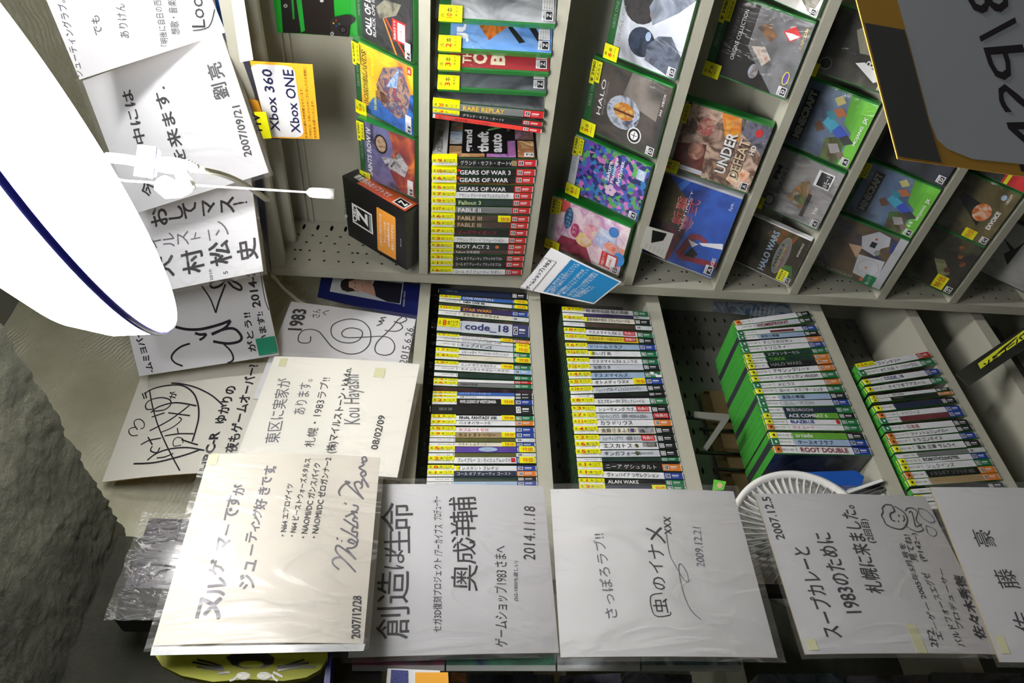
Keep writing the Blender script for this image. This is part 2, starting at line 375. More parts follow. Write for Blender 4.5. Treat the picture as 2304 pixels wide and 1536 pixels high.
mb = MB(); mb.box((-1.0408, 1.153, 0.01), (-1.030, 1.30, Z(.37)), DARKV); mb.build('hole_shade', unitR)  # added black block, paints in the shade behind the panel's holes
mb = MB(); mb.box((-1.043, 1.301, 0.0), (XR, 1.312, Z(.38)), STEEL)
for z in (.335, .322): mb.box((-1.018, 1.291, Z(z - .004)), (XR, 1.301, Z(z)), STEEL)
mb.build('back_panel', unitR)
mb = MB(); mb.box((-1.02, 1.14, Z(.352)), (XR, 1.143, Z(.38)), STEEL); mb.box((-1.02, 1.143, Z(.374)), (XR, 1.30, Z(.378)), STEEL)
mb.box((-1.02, 1.143, Z(.352)), (XR, 1.156, Z(.355)), STEEL); mb.box((-1.0, 1.20, Z(.340)), (XR, 1.215, Z(.374)), STEEL); mb.build('top_panel', unitR)
for z in RB:
    mb = MB(); mb.box((-1.018, 1.14, Z(z - .0025)), (XR, 1.30, Z(z)), STEEL); mb.box((-1.018, 1.14, Z(z - .018)), (XR, 1.1425, Z(z - .0025)), STEEL)
    mb.box((-1.018, 1.1425, Z(z - .018)), (XR, 1.158, Z(z - .016)), STEEL); mb.build('shelf_board', unitR)
LB = [(.076, .023), (-.158, .027), (-.421, .030), (-.797, .030), (-1.03, .027), (-1.19, .027), (-1.42, .027)]
unitL = thing('metal_shelf_unit', 'light grey metal shelf unit along the plastered wall holding spine-out game cases', 'shelf unit', Matrix.Translation((0, 0, 0)))
for z, l in LB:
    mb = MB(); mb.box((-1.232, .02, Z(z - .0025)), (-1.07, 1.30, Z(z)), STEEL); mb.box((-1.0725, .02, Z(z - l)), (-1.07, 1.30, Z(z - .0025)), STEEL)
    mb.box((-1.09, .02, Z(z - l)), (-1.0725, 1.30, Z(z - l + .002)), STEEL); mb.build('shelf_board', unitL)
mb = MB(); hs = []
for k in range(58):
    for j in range(18): hs.append((.42 + .05 * j, .045 - .025 * k, .0085, .0030))
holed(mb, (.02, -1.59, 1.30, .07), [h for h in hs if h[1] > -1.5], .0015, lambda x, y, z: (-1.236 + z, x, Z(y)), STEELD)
mb.build('back_panel', unitL)
mb = MB(); mb.box((-1.236, 1.30, 0), (-1.07, 1.302, Z(.076)), STEEL); mb.build('side_panel', unitL)
mb = MB(); mb.box((-1.236, .018, 0), (-1.07, .02, Z(.076)), STEEL); mb.build('side_panel', unitL)

# ---------------------------------------------------------------- pendant lamp
zq = LAMP_N.to_track_quat('Z', 'Y').to_matrix().to_4x4()
LX = Matrix.Translation(LAMP_C) @ zq
SHADE = bpy.data.materials.new('lit_glass'); SHADE.use_nodes = True
_b = SHADE.node_tree.nodes['Principled BSDF']; _b.inputs['Base Color'].default_value = (.9, .9, .92, 1); _b.inputs['Emission Color'].default_value = (1, .98, .96, 1); _b.inputs['Emission Strength'].default_value = 16
lamp = thing('pendant_lamp', 'glowing white round pendant lamp shade with a thin blue rim, under the concrete beam', 'lamp', LX)
mb = MB(); mb.lathe([(.180, 0), (.1765, .012), (.166, .034), (.146, .056), (.112, .074), (.07, .084), (.034, .088), (.03, .088), (.03, .085), (.07, .080), (.11, .070), (.143, .052), (.163, .031), (.1735, .011), (.177, 0), (.1775, -.002), (.1795, -.002), (.180, 0)], SHADE, 72); mb.build('lamp_shade', lamp)
mb = MB(); mb.lathe([(.1803, .0012), (.1812, .0014), (.1806, .0064), (.1797, .0064), (.1803, .0012)], M((80, 80, 240), .15, .05, 20, coat=.8, key='rim'), 96); mb.build('rim', lamp)
mb = MB(); mb.lathe([(.105 + .012 * math.cos(a), .022 + .012 * math.sin(a)) for a in [2 * math.pi * k / 10 for k in range(11)]], EMIT((1, .98, .96), 6.), 64); mb.build('ring_tube', lamp)
mb = MB(); mb.lathe([(.021, .060), (.021, -.006)], EMIT((1, .975, .95), 90.), 20); mb.lathe([(.0, -.008), (.021, -.006)], EMIT((1, .98, .96), 6.), 20); mb.build('bulb', lamp)
mb = MB(); mb.lathe([(.0, .105), (.02, .105), (.036, .095), (.036, .030), (.030, .015), (.0, .015)], M((235, 235, 232), .4, .02, 20, key='p'), 32); mb.build('lamp_socket', lamp)
iL = LX.inverted(); top = LX @ Vector((0, 0, .105))
mb = MB(); mb.tube([iL @ top, iL @ (top + Vector((0.0, 0, .04))), iL @ Vector((top.x, top.y, BZ + .01))], .003, M((225, 222, 205), .5, .05, 30), 8); mb.build('hanging_cord', lamp)
cx, cy = -.451, .620
mb = MB(); P = [LX @ Vector((0, 0, .02)), Vector((cx + .02, cy - .02, Z(.345))), Vector((cx, cy, Z(.335))), Vector((cx, cy, Z(.20))), Vector((cx, cy, Z(.152)))]
mb.tube([iL @ p for p in P], .0011, M((236, 236, 232), .5, .03, 30), 6); mb.build('pull_cord', lamp)
mb = MB(); mb.tube([iL @ Vector((cx, cy, Z(z))) for z in (.156, .153, .149, .128)], [.0015, .0045, .0052, .0056], M((236, 236, 232), .4, .03, 30), 14); mb.build('cord_pull', lamp)

# white tap and plugs hanging beside the shade
WPL = M((238, 238, 236), .35, .02, 30, coat=.3, key='plug')
D = .70
def slab(mb, pts, D0, th, mat):
    a = [onD(x, y, D0) for x, y in pts]; b = [onD(x, y, D0) + (onD(x, y, D0 + 1) - onD(x, y, D0)).normalized() * th for x, y in pts]; n = len(a)
    mb.add(a + b, [tuple(range(n)), tuple(range(2 * n - 1, n - 1, -1))] + [(i, (i + 1) % n, (i + 1) % n + n, i + n) for i in range(n)], mat)
tap = thing('power_tap', 'small white power tap hanging on a cord just right of the glowing lamp shade', 'power tap', Matrix.Translation(onD(330, 365, D)))
iT = tap.matrix_world.inverted()
def under(mb, name, root, fn=None):
    i = root.matrix_world.inverted(); mb.v = [tuple(i @ Vector(v)) for v in mb.v]; par = root
    if name in ('handwriting', 'lettering', 'tape', 'print', 'portrait_print', 'shop_logo', 'console_details', 'yellow_strip'):      # printed or written on a part: its sub-part
        for c in root.children:
            if c.name.split('.')[0] in ('card', 'sheet', 'console_picture'): par = c
    return mb.build(name, par)
mb = MB(); slab(mb, [(310, 325), (352, 330), (344, 402), (300, 395)], D, .022, WPL); under(mb, 'tap_body', tap)
mb = MB(); slab(mb, [(352, 330), (363, 342), (352, 398), (341, 402)], D + .001, .020, M((70, 70, 92), .4, .05, 20)); under(mb, 'socket_face', tap)
mb = MB(); mb.tube([onD(240, 354, D), onD(280, 358, D), onD(304, 362, D)], .005, WPL, 10); under(mb, 'cord_end', tap)
pl = thing('power_plug', 'white plug pushed into the hanging tap with a beige flat cable running to the shelf', 'plug', Matrix.Translation(onD(390, 370, D)))
mb = MB(); mb.tube([onD(x, y, D + .006) for x, y in ((350, 370), (358, 369), (385, 372), (408, 374), (418, 372), (426, 376), (446, 381))], [.006, .0075, .0085, .0075, .0055, .006, .0035], WPL, 14); under(mb, 'plug_body', pl)
mb = MB()
for q in range(4): mb.tube([onD(419 + 7 * q, 373 + 2 * q, D + .006), onD(422 + 7 * q, 374 + 2 * q, D + .006)], .0068 - .0006 * q, WPL, 12)
under(mb, 'strain_relief', pl)
P = []
for t in [k / 12 for k in range(13)]:
    x = 445 + (598 - 445) * t; y = 381 + 14 * t + 55 * t * t; P.append(onD(x, y, D + .006 + .44 * t))
mb = MB(); mb.tube(P, .0032, M((190, 188, 168), .4, .05, 40), 8); mb.tube([p + Vector((0, 0, -.0045)) for p in P], .0028, M((190, 188, 168), .4, .05, 40), 8); under(mb, 'cable', pl)
p2 = thing('power_plug', 'white molded plug with a thin pull string passing through, below the hanging tap', 'plug', Matrix.Translation(onD(390, 420, D)))
mb = MB(); mb.tube([onD(x, y, D) for x, y in ((356, 408), (362, 412), (380, 424), (400, 426), (418, 414), (432, 408))], [.005, .009, .0105, .0085, .0095, .006], WPL, 14)
mb.tube([onD(x, y, D) for x, y in ((405, 385), (412, 400), (416, 412))], [.006, .0065, .006], WPL, 12); under(mb, 'plug_body', p2)
mb = MB()
for q in range(5): mb.tube([onD(398 + 8 * q, 428 - 2 * q, D), onD(400 + 8 * q, 433 - 2 * q, D)], .004, WPL, 8)
under(mb, 'strain_relief', p2)

# ---------------------------------------------------------------- autograph boards
BC = {
 'loop': None,
 'kimasu': [(-0.8658, 1.0888, 0.595), (-0.6836, 1.2265, 0.6752), (-0.5857, 1.2449, 0.421), (-0.7679, 1.1073, 0.3408)],
 'masu': [(-0.9201, 0.9189, 0.5762), (-0.7739, 1.1059, 0.6235), (-0.6824, 1.0994, 0.3664), (-0.8285, 0.9125, 0.3191)],
 'gan': [(-1.0894, 0.8904, 0.5814), (-0.9037, 1.0364, 0.6341), (-0.8357, 1.0454, 0.3699), (-1.0214, 0.8994, 0.3171)],
 'hbc': [(-1.2111, 0.7347, 0.6311), (-1.1867, 0.9755, 0.6295), (-1.122, 0.9671, 0.3644), (-1.1464, 0.7264, 0.366)],
 'y1983': [(-1.1033, 0.8589, 0.369), (-1.0768, 1.0977, 0.3396), (-1.0771, 1.0644, 0.0787), (-1.1036, 0.8256, 0.098)],
 'touku': [(-1.0425, 0.6672, 0.3501), (-1.0361, 0.9083, 0.3295), (-1.0124, 0.8844, 0.0585), (-1.0189, 0.6434, 0.0792)],
 'naomi': [(-0.8914, 0.3248, 0.3316), (-0.9003, 0.5975, 0.34), (-0.9052, 0.6049, 0.0982), (-0.8963, 0.3321, 0.0897)],
 'souzou': [(-0.9577, 0.3373, 0.1131), (-0.9366, 0.5781, 0.1237), (-0.9458, 0.5909, -0.1488), (-0.9669, 0.3501, -0.1595)],
 'sapporo': [(-0.9087, 0.3233, -0.1514), (-0.9131, 0.5653, -0.1532), (-0.9002, 0.5635, -0.4259), (-0.8958, 0.3215, -0.4241)],
 'curry': [(-0.9151, 0.3331, -0.4715), (-0.9235, 0.575, -0.4699), (-0.9196, 0.5769, -0.7428), (-0.9113, 0.335, -0.7444)],
 'fuji': [(-0.8557, 0.3053, -0.6874), (-0.846, 0.5469, -0.698), (-0.8183, 0.5339, -0.9693), (-0.8281, 0.2924, -0.9587)]}
def board(key, label, bulge=0, film=True, tint=(222, 222, 226), bx=0, tape=()):
    c = [Vector(p) + EYE for p in BC[key]] if BC[key] else [onY(179, 179, 1.07), onY(50, -130, 1.13), onY(390, -210, 1.20), onY(508, 73, 1.17)]
    k_ = {'kimasu': .93, 'masu': 1.03, 'gan': 1.05}.get(key)
    if k_: c = [EYE + (q - EYE) * k_ for q in c]
    p = Patch(c, bulge, bx); r = thing('autograph_board', label, 'autograph board', Matrix.Translation(p.at(.5, .5)), 'autograph boards in clear sleeves')
    mb = MB(); p.sheet(mb, M(tint, .5, .02, 9, bump=.02, key='card'), .0022, 8, 8, GOLD); under(mb, 'card', r)
    if film:
        mb = MB(); w = .03
        p.sheet(mb, FILM(film if film is not True else .35, 9, .05, .5, .4 * film), 0, 14, 14, u0=-w, u1=1 + w, v0=-w, v1=1 + w, e=.0035); under(mb, 'plastic_sleeve', r)
    for (u, v, a, b) in tape:
        mb = MB(); p.sheet(mb, M((212, 212, 170), .35, .03, 30, coat=.5, key='tape'), .0003, 2, 2, u0=u, u1=u + a, v0=v, v1=v + b, e=.0007); under(mb, 'tape', r)
    return p, r
def ink(mb, r, name='handwriting'): return under(mb, name, r)

p, r = board('loop', 'topmost tilted autograph board in the bright lamp light, next to the blue sheet edge', 0, False); mb = MB()
for a in (('シューティングラブ。', (188, 172), (146, 0), 20), ('でも', (232, 78), (222, 34), 20), ('ありけん', (292, 85), (280, 8), 22), ('「明後に自日の西', (380, 103), (362, 0), 18), ('想歌・音楽', (405, 78), (396, 0), 20), ('Loop', (472, 62), (462, -30), 40)): p.line(mb, *a, mat=INK)
p.stroke(mb, [(434, 69), (470, 60), (483, 20)], 2.5); ink(mb, r)
p, r = board('kimasu', 'tilted autograph board behind the hanging plugs, two large lines and a date along its bottom', .004, .2); mb = MB()
p.line(mb, 'この中には', (352, 400), (297, 200), 30, off=.02); p.char(mb, '今', 333, 425, 30, off=.02); p.line(mb, 'を来ます.', (424, 366), (372, 193), 34, off=.02)
p.chars(mb, [('亮', 485, 160, 36), ('劉', 496, 205, 36)], off=.02); p.line(mb, '2007/09/21', (568, 350), (540, 236), 20, off=.02); ink(mb, r)
p, r = board('masu', 'autograph board with vertical brush columns, half hidden behind the lamp shade', .003, .45); mb = MB()
p.chars(mb, [('お', 358, 488, 38), ('し', 396, 478, 34), ('て', 428, 472, 32), ('マ', 470, 466, 30), ('ス', 512, 462, 32), ('!', 535, 458, 22), ('!', 546, 456, 22)], off=.02)
p.chars(mb, [('イ', 350, 545, 26), ('ル', 380, 540, 26), ('ス', 412, 536, 26), ('ト', 440, 530, 22), ('ー', 471, 529, 20), ('ン', 499, 513, 30)], INKG)
p.chars(mb, [('大', 370, 600, 44), ('村', 434, 588, 50), ('松', 495, 570, 50), ('史', 556, 562, 46)], off=.02)
p.line(mb, '2010', (480, 630), (476, 605), 7); p.char(mb, '5', 508, 613, 10); ink(mb, r)
p, r = board('gan', 'autograph board with a looping pen doodle and the year 2014, beside the green tape', .004, False); mb = MB()
S = lambda pts: crop(pts, 200, 600, 3.073)
for pts, w in (([(600, 415), (680, 432), (780, 430), (900, 400), (980, 370)], 6), ([(980, 370), (945, 420), (850, 468)], 6), ([(850, 465), (940, 430), (1010, 430), (1055, 480), (1040, 515), (960, 530), (860, 515)], 6),
               ([(930, 530), (980, 580), (1000, 630), (985, 655), (960, 664)], 4), ([(700, 530), (640, 550), (590, 590), (572, 630), (600, 665), (650, 685)], 4), ([(780, 130), (840, 220), (878, 318)], 3.5), ([(878, 318), (900, 240), (945, 120)], 4),
               ([(945, 90), (880, 90), (840, 120), (860, 145), (910, 130), (950, 95), (1000, 140), (1050, 160), (1050, 130), (990, 95), (950, 90), (920, 60), (910, 40)], 5), ([(1185, 20), (1200, 120), (1220, 230), (1245, 300)], 2)):
    p.stroke(mb, S(pts), w)
p.stroke(mb, S([(735, 458), (768, 468), (815, 465)]), 6, smooth=False); p.stroke(mb, S([(815, 465), (790, 492), (765, 505)]), 5)
p.line(mb, '2014-2', (588, 690), (573, 606), 20, off=.03); p.line(mb, 'がとう!!', (577, 790), (563, 702), 18, off=.03); p.line(mb, 'ざいます!:', (608, 790), (592, 700), 18, off=.03)
p.line(mb, '-ムミヨバー', (348, 836), (316, 742), 18, off=.03); ink(mb, r)
mb = MB(); p.sheet(mb, M((30, 150, 118), .35, .05, 30, coat=.6), .0006, 3, 3, u0=.02, u1=.15, v0=.0, v1=.13, e=.004); under(mb, 'green_tape', r)
p, r = board('hbc', 'autograph board with a big round scrawled signature and a small heart, against the bare plaster', .008, False, (228, 226, 216)); mb = MB()
for pts, w in (([(420, 850), (440, 960), (480, 1100), (550, 1260), (630, 1410)], 2.4), ([(385, 880), (430, 850), (520, 825), (640, 820), (720, 870), (755, 950), (760, 1040), (740, 1130), (715, 1210)], 3), ([(570, 805), (640, 810), (740, 835), (850, 890), (935, 965)], 3),
               ([(440, 985), (400, 985), (395, 950), (430, 920), (500, 905), (560, 920), (565, 955), (520, 990), (440, 1000)], 2.6), ([(430, 1010), (480, 970), (600, 940), (745, 962)], 3.2), ([(435, 1040), (525, 1010)], 3), ([(420, 1135), (560, 1060), (695, 960)], 3),
               ([(550, 1010), (700, 1030)], 3), ([(500, 1145), (580, 1110), (640, 1060), (622, 1040)], 2.4), ([(525, 1170), (620, 1155), (725, 1155)], 3), ([(612, 1115), (620, 1155)], 2.4), ([(360, 1230), (420, 1200), (500, 1185)], 2.8), ([(410, 1178), (440, 1232)], 2.8),
               ([(440, 1240), (428, 1272), (470, 1285), (492, 1250)], 2.8), ([(640, 1232), (590, 1240), (585, 1205), (610, 1180), (650, 1190), (650, 1220)], 2), ([(310, 1362), (450, 1355), (600, 1320), (700, 1290), (775, 1262)], 3.5), ([(405, 1337), (470, 1290), (560, 1260), (680, 1250), (800, 1270)], 3.2),
               ([(470, 1322), (525, 1315), (585, 1290)], 2.6), ([(640, 1195), (700, 1215), (755, 1232)], 3.2), ([(340, 1165), (300, 1168), (278, 1145), (285, 1120), (322, 1110), (338, 1128), (315, 1090), (320, 1062), (355, 1055), (383, 1080), (380, 1112), (358, 1120)], 2),
               ([(388, 868), (400, 910)], 2.4), ([(370, 875), (385, 915)], 2.2)):
    p.stroke(mb, S(pts), w)
p.char(mb, 'が', 389, 889, 17, off=.02); p.line(mb, 'HBC-R', (470, 1058), (496, 970), 21, off=.035); p.line(mb, 'ゆかりの', (508, 952), (534, 868), 24, off=.03); p.line(mb, '夜もゲームオーバー?', (533, 1018), (584, 820), 25, off=.03); ink(mb, r)
p, r = board('y1983', 'autograph board with a spiralling pen flourish, directly under the dark blue portrait poster', .003, .3); mb = MB()
S = lambda pts: crop(pts, 540, 610, 3.268)
p.stroke(mb, S([(520, 480), (515, 520), (480, 530), (435, 520), (430, 480), (460, 440), (520, 428), (580, 445), (620, 490), (680, 560), (760, 600), (830, 610), (900, 590), (950, 540), (962, 480), (950, 420), (900, 370), (820, 352), (740, 365), (680, 400), (670, 450), (690, 490), (740, 520), (810, 528), (870, 510), (900, 470), (890, 435), (830, 418), (780, 425), (750, 450), (760, 480), (810, 490), (920, 485), (1050, 480), (1110, 500), (1138, 550), (1120, 600), (1070, 618), (1010, 605), (992, 570), (1010, 520), (1060, 470), (1120, 410), (1160, 360), (1200, 330)]), 2.4)
p.stroke(mb, S([(1005, 402), (1045, 382), (1020, 368), (1060, 365), (1035, 345), (1075, 340)]), 2.6); p.stroke(mb, S([(1065, 435), (1110, 442), (1160, 440), (1195, 415), (1175, 385), (1130, 370), (1175, 382), (1225, 360), (1215, 342)]), 2.4)
p.line(mb, '1983', (680, 744), (692, 696), 27, off=.03); p.line(mb, 'さん', (719, 715), (722, 695), 15); p.char(mb, 'へ', 733, 703, 14); p.line(mb, '2015.6.26.', (915, 820), (932, 735), 14); ink(mb, r)
p, r = board('touku', 'autograph board overlapping the spiral one, with four grey-black lines ending 08/02/09', .003, .3, (230, 228, 220), tape=((.02, .93, .08, .05), (.9, .9, .08, .05), (.84, .22, .09, .07), (.02, .55, .05, .07))); mb = MB()
p.line(mb, '東区に実家が', (628, 996), (657, 850), 27, mat=INKG); p.line(mb, 'あります。', (686, 932), (704, 853), 22, mat=INKG); p.line(mb, '札幌・1983ラブ!!', (706, 1006), (745, 850), 19); p.line(mb, '(株)マイルストーン・k.h.d.n.', (757, 1020), (796, 828), 20, off=.02)
p.line(mb, 'Kou Hayashi', (822, 953), (818, 838), 36, mat=INKG, off=0, shear=.3); p.line(mb, '08/02/09', (850, 1012), (868, 935), 14, off=.02); ink(mb, r)
p, r = board('naomi', 'warm-lit wrinkled-sleeve autograph board, top of the hanging column, four bulleted lines', .006, .8, (206, 200, 190), tape=((.93, .94, .07, .05),)); mb = MB()
p.chars(mb, [('ヌ', 473, 1368, 58), ('ル', 488, 1320, 42), ('ゲ', 488, 1276, 38), ('マ', 503, 1222, 30), ('ー', 511, 1192, 24), ('で', 520, 1156, 30), ('す', 525, 1128, 32), ('が', 537, 1102, 28), ('ジ', 556, 1308, 36), ('ュ', 563, 1272, 24), ('ー', 566, 1237, 24), ('テ', 566, 1208, 26), ('ィ', 575, 1188, 18), ('ン', 576, 1172, 20), ('グ', 579, 1156, 24), ('好', 586, 1134, 28), ('き', 594, 1104, 26), ('で', 600, 1082, 22), ('す', 607, 1058, 26), ('。', 618, 1052, 8)], INKG, .02)
for a in (('・N64 エアロゲイツ', (643, 1206), (660, 1088), 13), ('・N64 ビーストウォーズメタルス', (664, 1207), (700, 1032), 13), ('・NAOMI/DC ガンスパイク', (690, 1211), (722, 1042), 14), ('・NAOMI/DC ゼロガンナー2', (714, 1211), (746, 1030), 14)): p.line(mb, *a, off=.015)
S = lambda pts: crop(pts, 260, 1000, 2.866)
for pts in ([(1440, 805), (1402, 770), (1405, 738), (1450, 728), (1500, 770), (1548, 822)], [(1548, 822), (1490, 760), (1422, 690), (1430, 650), (1480, 680), (1550, 742)], [(1550, 742), (1515, 700), (1490, 670), (1530, 665), (1556, 640), (1520, 610), (1500, 625), (1540, 640)], [(1556, 640), (1552, 600), (1450, 540)], [(1552, 600), (1558, 565), (1525, 560), (1535, 530), (1560, 540)], [(1560, 540), (1470, 480)], [(1560, 540), (1556, 500), (1530, 490), (1545, 465), (1560, 480)], [(1560, 480), (1520, 430), (1560, 440)], [(1480, 465), (1550, 430), (1562, 400), (1530, 390)], [(1475, 375), (1490, 385)],
            [(1448, 330), (1440, 300), (1470, 260), (1510, 245), (1480, 240), (1540, 300), (1598, 352)], [(1598, 352), (1560, 300), (1540, 250), (1570, 240), (1590, 270), (1575, 285)], [(1590, 270), (1590, 225), (1620, 250), (1628, 275), (1600, 220)], [(1600, 220), (1580, 190), (1605, 170), (1612, 195), (1590, 205)], [(1605, 170), (1570, 150), (1600, 130), (1585, 115)], [(1600, 130), (1590, 90), (1610, 80), (1618, 105), (1598, 110)], [(1455, 620), (1462, 622)], [(1428, 600), (1432, 612)]): p.stroke(mb, S(pts), 4, INKG)
p.line(mb, '2007/12/28', (811, 1436), (814, 1340), 20, off=.02); ink(mb, r)
p, r = board('souzou', 'second autograph board of the hanging column, five big characters, dated 2014.11.18', .003, .4, (204, 204, 208)); mb = MB()
p.chars(mb, [('創', 884, 1401, 74), ('造', 884, 1320, 72), ('は', 888, 1258, 44), ('生', 893, 1218, 58), ('命', 893, 1163, 72), ('奥', 1045, 1299, 60), ('成', 1045, 1243, 52), ('洋', 1042, 1196, 56), ('輔', 1042, 1146, 62)], off=0)
for a in (('セガ3D復刻プロジェクト', (994, 1421), (994, 1256), 20), ('/アーカイブス', (996, 1250), (996, 1180), 20), ('プロデューサー', (994, 1170), (992, 1116), 18), ('ゲームショップ1983', (1143, 1455), (1141, 1283), 30), ('さまへ', (1140, 1275), (1138, 1228), 26), ('(SG-1000も欲しい)', (1167, 1352), (1167, 1262), 12), ('2014.11.18', (1204, 1260), (1204, 1140), 25)): p.line(mb, *a, off=0)
ink(mb, r)
p, r = board('sapporo', 'third autograph board of the column, mostly blank with a long looped underline and xxx', .004, .6, (204, 204, 206)); mb = MB()
S = lambda pts: crop(pts, 1220, 1060, 3.227)
p.stroke(mb, S([(900, 450), (910, 530), (930, 620), (980, 710), (1030, 790), (1060, 800), (1050, 740), (1010, 675), (990, 690), (1000, 780), (1030, 900), (1080, 1010), (1155, 1080)]), 1.6, INKG)
p.line(mb, 'さっぽろラブ!!', (1390, 1390), (1358, 1200), 26, mat=INKG, off=0)
p.stroke(mb, S([(930, 1020), (920, 1045), (815, 1045), (785, 910), (870, 885)]), 2); p.char(mb, '虫', 1486, 1362, 34, off=0); p.chars(mb, [('の', 1483, 1312, 28), ('イ', 1476, 1276, 30), ('ナ', 1475, 1240, 34), ('メ', 1475, 1203, 42)], off=0)
p.line(mb, 'xxx', (1511, 1203), (1508, 1163), 14, off=0); p.line(mb, '2009.12.21', (1586, 1276), (1576, 1187), 17, mat=INKG, off=0); ink(mb, r)
p, r = board('curry', 'fourth autograph board of the column, with a small curly-haired doodle at its top right', .004, .5, (206, 206, 210), tape=((.02, .93, .06, .05), (0, .4, .16, .05))); mb = MB()
for a in (('スープカレーと', (1896, 1434), (1818, 1230), 42), ('1983のために', (1941, 1378), (1867, 1198), 42), ('札幌に来ました。', (1991, 1336), (1922, 1137), 38), ('(2回目)', (1973, 1222), (1953, 1168), 20), ('2007.12.5', (1767, 1213), (1732, 1117), 19), ('2F2.', (2112, 1458), (2098, 1412), 17), ('エーゲー 2005年5月号を', (2124, 1440), (2034, 1222), 16), ('見てね!', (2066, 1264), (2047, 1204), 16), ('(P142~)', (2088, 1264), (2064, 1200), 15), ('バルドフォースエグゼ', (2172, 1454), (2088, 1288), 20), ('プロデューサー', (2168, 1416), (2122, 1280), 15)): p.line(mb, *a, off=.012)
p.line(mb, '佐々木秀徳', (2222, 1440), (2168, 1296), 28, off=.03)
S = lambda pts: crop(pts, 1660, 1040, 3.096)
p.stroke(mb, S([(1075, 300), (1030, 295), (1005, 320), (1010, 345), (1000, 370), (1015, 400), (1030, 430), (1060, 448), (1100, 462), (1140, 465), (1170, 440), (1180, 400), (1165, 360), (1130, 330), (1090, 305)]), 2.4)
p.stroke(mb, S([(1075, 305), (1090, 340), (1060, 360), (1070, 400), (1095, 410)]), 3); p.stroke(mb, S([(1150, 370), (1160, 395), (1150, 410)]), 2)
for q in ((1120, 372), (1118, 412)): p.poly(mb, S(ell(*q, 6, 6, 8)), INK, .0007)
p.stroke(mb, S([(1165, 340), (1180, 320), (1220, 320), (1250, 350), (1240, 400), (1270, 440), (1290, 470), (1250, 485), (1210, 470), (1180, 450), (1165, 430)]), 2); p.stroke(mb, S([(1190, 350), (1210, 345), (1230, 420), (1240, 450), (1280, 430)]), 2)
p.stroke(mb, S([(1255, 320), (1300, 330), (1350, 370), (1370, 410), (1340, 420), (1290, 390), (1260, 350), (1255, 320)]), 1.6, INKG); p.stroke(mb, S([(1310, 440), (1360, 460), (1385, 495), (1360, 515), (1320, 490), (1310, 440)]), 1.6, INKG); ink(mb, r)
p, r = board('fuji', 'lowest autograph board, cut off by the right edge, with widely spaced large characters', .003, .4, (206, 206, 210), tape=((.04, .94, .09, .04),)); mb = MB()
p.chars(mb, [('豪', 2213, 1211, 44), ('藤', 2264, 1302, 46), ('佐', 2303, 1400, 46)]); ink(mb, r)
post = tag(MB().box((-.99, .44, 0), (-.975, .455, Z(.30)), M((40, 40, 42), .5, .1, 20)).build('steel_post'), 'black steel post behind the hanging column of autograph boards', 'post')

# ---------------------------------------------------------------- posters, signs, flyer
def patch_px(pts, planes, kind=onY, **k):
    if not hasattr(planes, '__len__'): planes = [planes] * 4
    return Patch([kind(x, y, q) for (x, y), q in zip(pts, planes)], **k)
def sheet_thing(p, name, label, cat, mat, th=.0006, part='sheet', **k):
    r = thing(name, label, cat, Matrix.Translation(p.at(.5, .5))); mb = MB(); p.sheet(mb, mat, th, **k); under(mb, part, r); return r
ORG = M((250, 176, 42), .5, .03, 20, key='org')
p = patch_px([(604, 310), (562, 137), (703, 145), (719, 313)], [1.122, 1.122, 1.10, 1.10])
r = sheet_thing(p, 'shelf_sign', 'orange sign with a white rounded panel taped on top of the light grey shelf unit', 'sign', ORG)
mb = MB(); p.poly(mb, [(565, 152), (570, 146), (580, 144), (640, 147), (656, 151), (663, 160), (683, 298), (678, 306), (668, 309), (606, 307)], WHITE); under(mb, 'white_panel', r)
NAVY = M((34, 36, 78), .5, .05, 30, key='navy')
mb = MB(); p.line(mb, 'Xbox 360', (631, 295), (612, 156), 21, NAVY, .015, e=.0009); p.line(mb, 'Xbox ONE', (677, 299), (660, 157), 21, NAVY, .015, e=.0009)
for a in (('他 店内の棚を多数移動させています。', (693, 311), (681, 197), 6), ('ご不明な点、お探しのものがございましたらお気軽に', (703, 311), (689, 151), 6), ('店内在庫 お調べいたします。', (713, 311), (706, 225), 6)): p.line(mb, *a, mat=BLK, off=0)
under(mb, 'lettering', r)
p = patch_px([(608, 312), (545, 135), (568, 138), (630, 314)], 1.135)
r = sheet_thing(p, 'shelf_sign', 'dark edge of an older sign tucked behind the orange and white one', 'sign', M((52, 54, 66), .4, .08, 30, coat=.4))
mb = MB(); p.poly(mb, [(560, 221), (580, 226), (592, 260), (573, 256)], ORG); under(mb, 'orange_corner', r)
p = patch_px([(592, 312), (571, 252), (598, 252), (611, 311)], 1.092)
r = sheet_thing(p, 'label_strip', 'yellow label with thick black characters at the corner of the orange sign', 'label', YEL, .0004); mb = MB(); p.line(mb, 'TTV', (592, 300), (584, 256), 12, BLK, .04); under(mb, 'lettering', r)
p = patch_px([(2020, 357), (1888, -150), (2600, -200), (2700, 452)], .44, onD)
r = sheet_thing(p, 'hanging_sign', 'large blurred hanging sign seen from behind with mirrored letters, close to the camera', 'sign', M((214, 160, 66), .6, .04, 10, key='orgb'), .001)
mb = MB(); p.poly(mb, [(1985, -110), (2018, 0), (2037, 68), (2064, 170), (2091, 273), (2108, 315), (2132, 336), (2187, 358), (2304, 370), (2690, 405), (2590, -190)], M((205, 205, 208), .6, .04, 8, bump=.05)); under(mb, 'white_panel', r)
mb = MB(); p.poly(mb, [(1944, 52), (2034, 68), (2061, 170), (2088, 273), (2117, 366), (2020, 352)], M((88, 88, 84), .6, .04, 8), .0006); under(mb, 'grey_block', r)
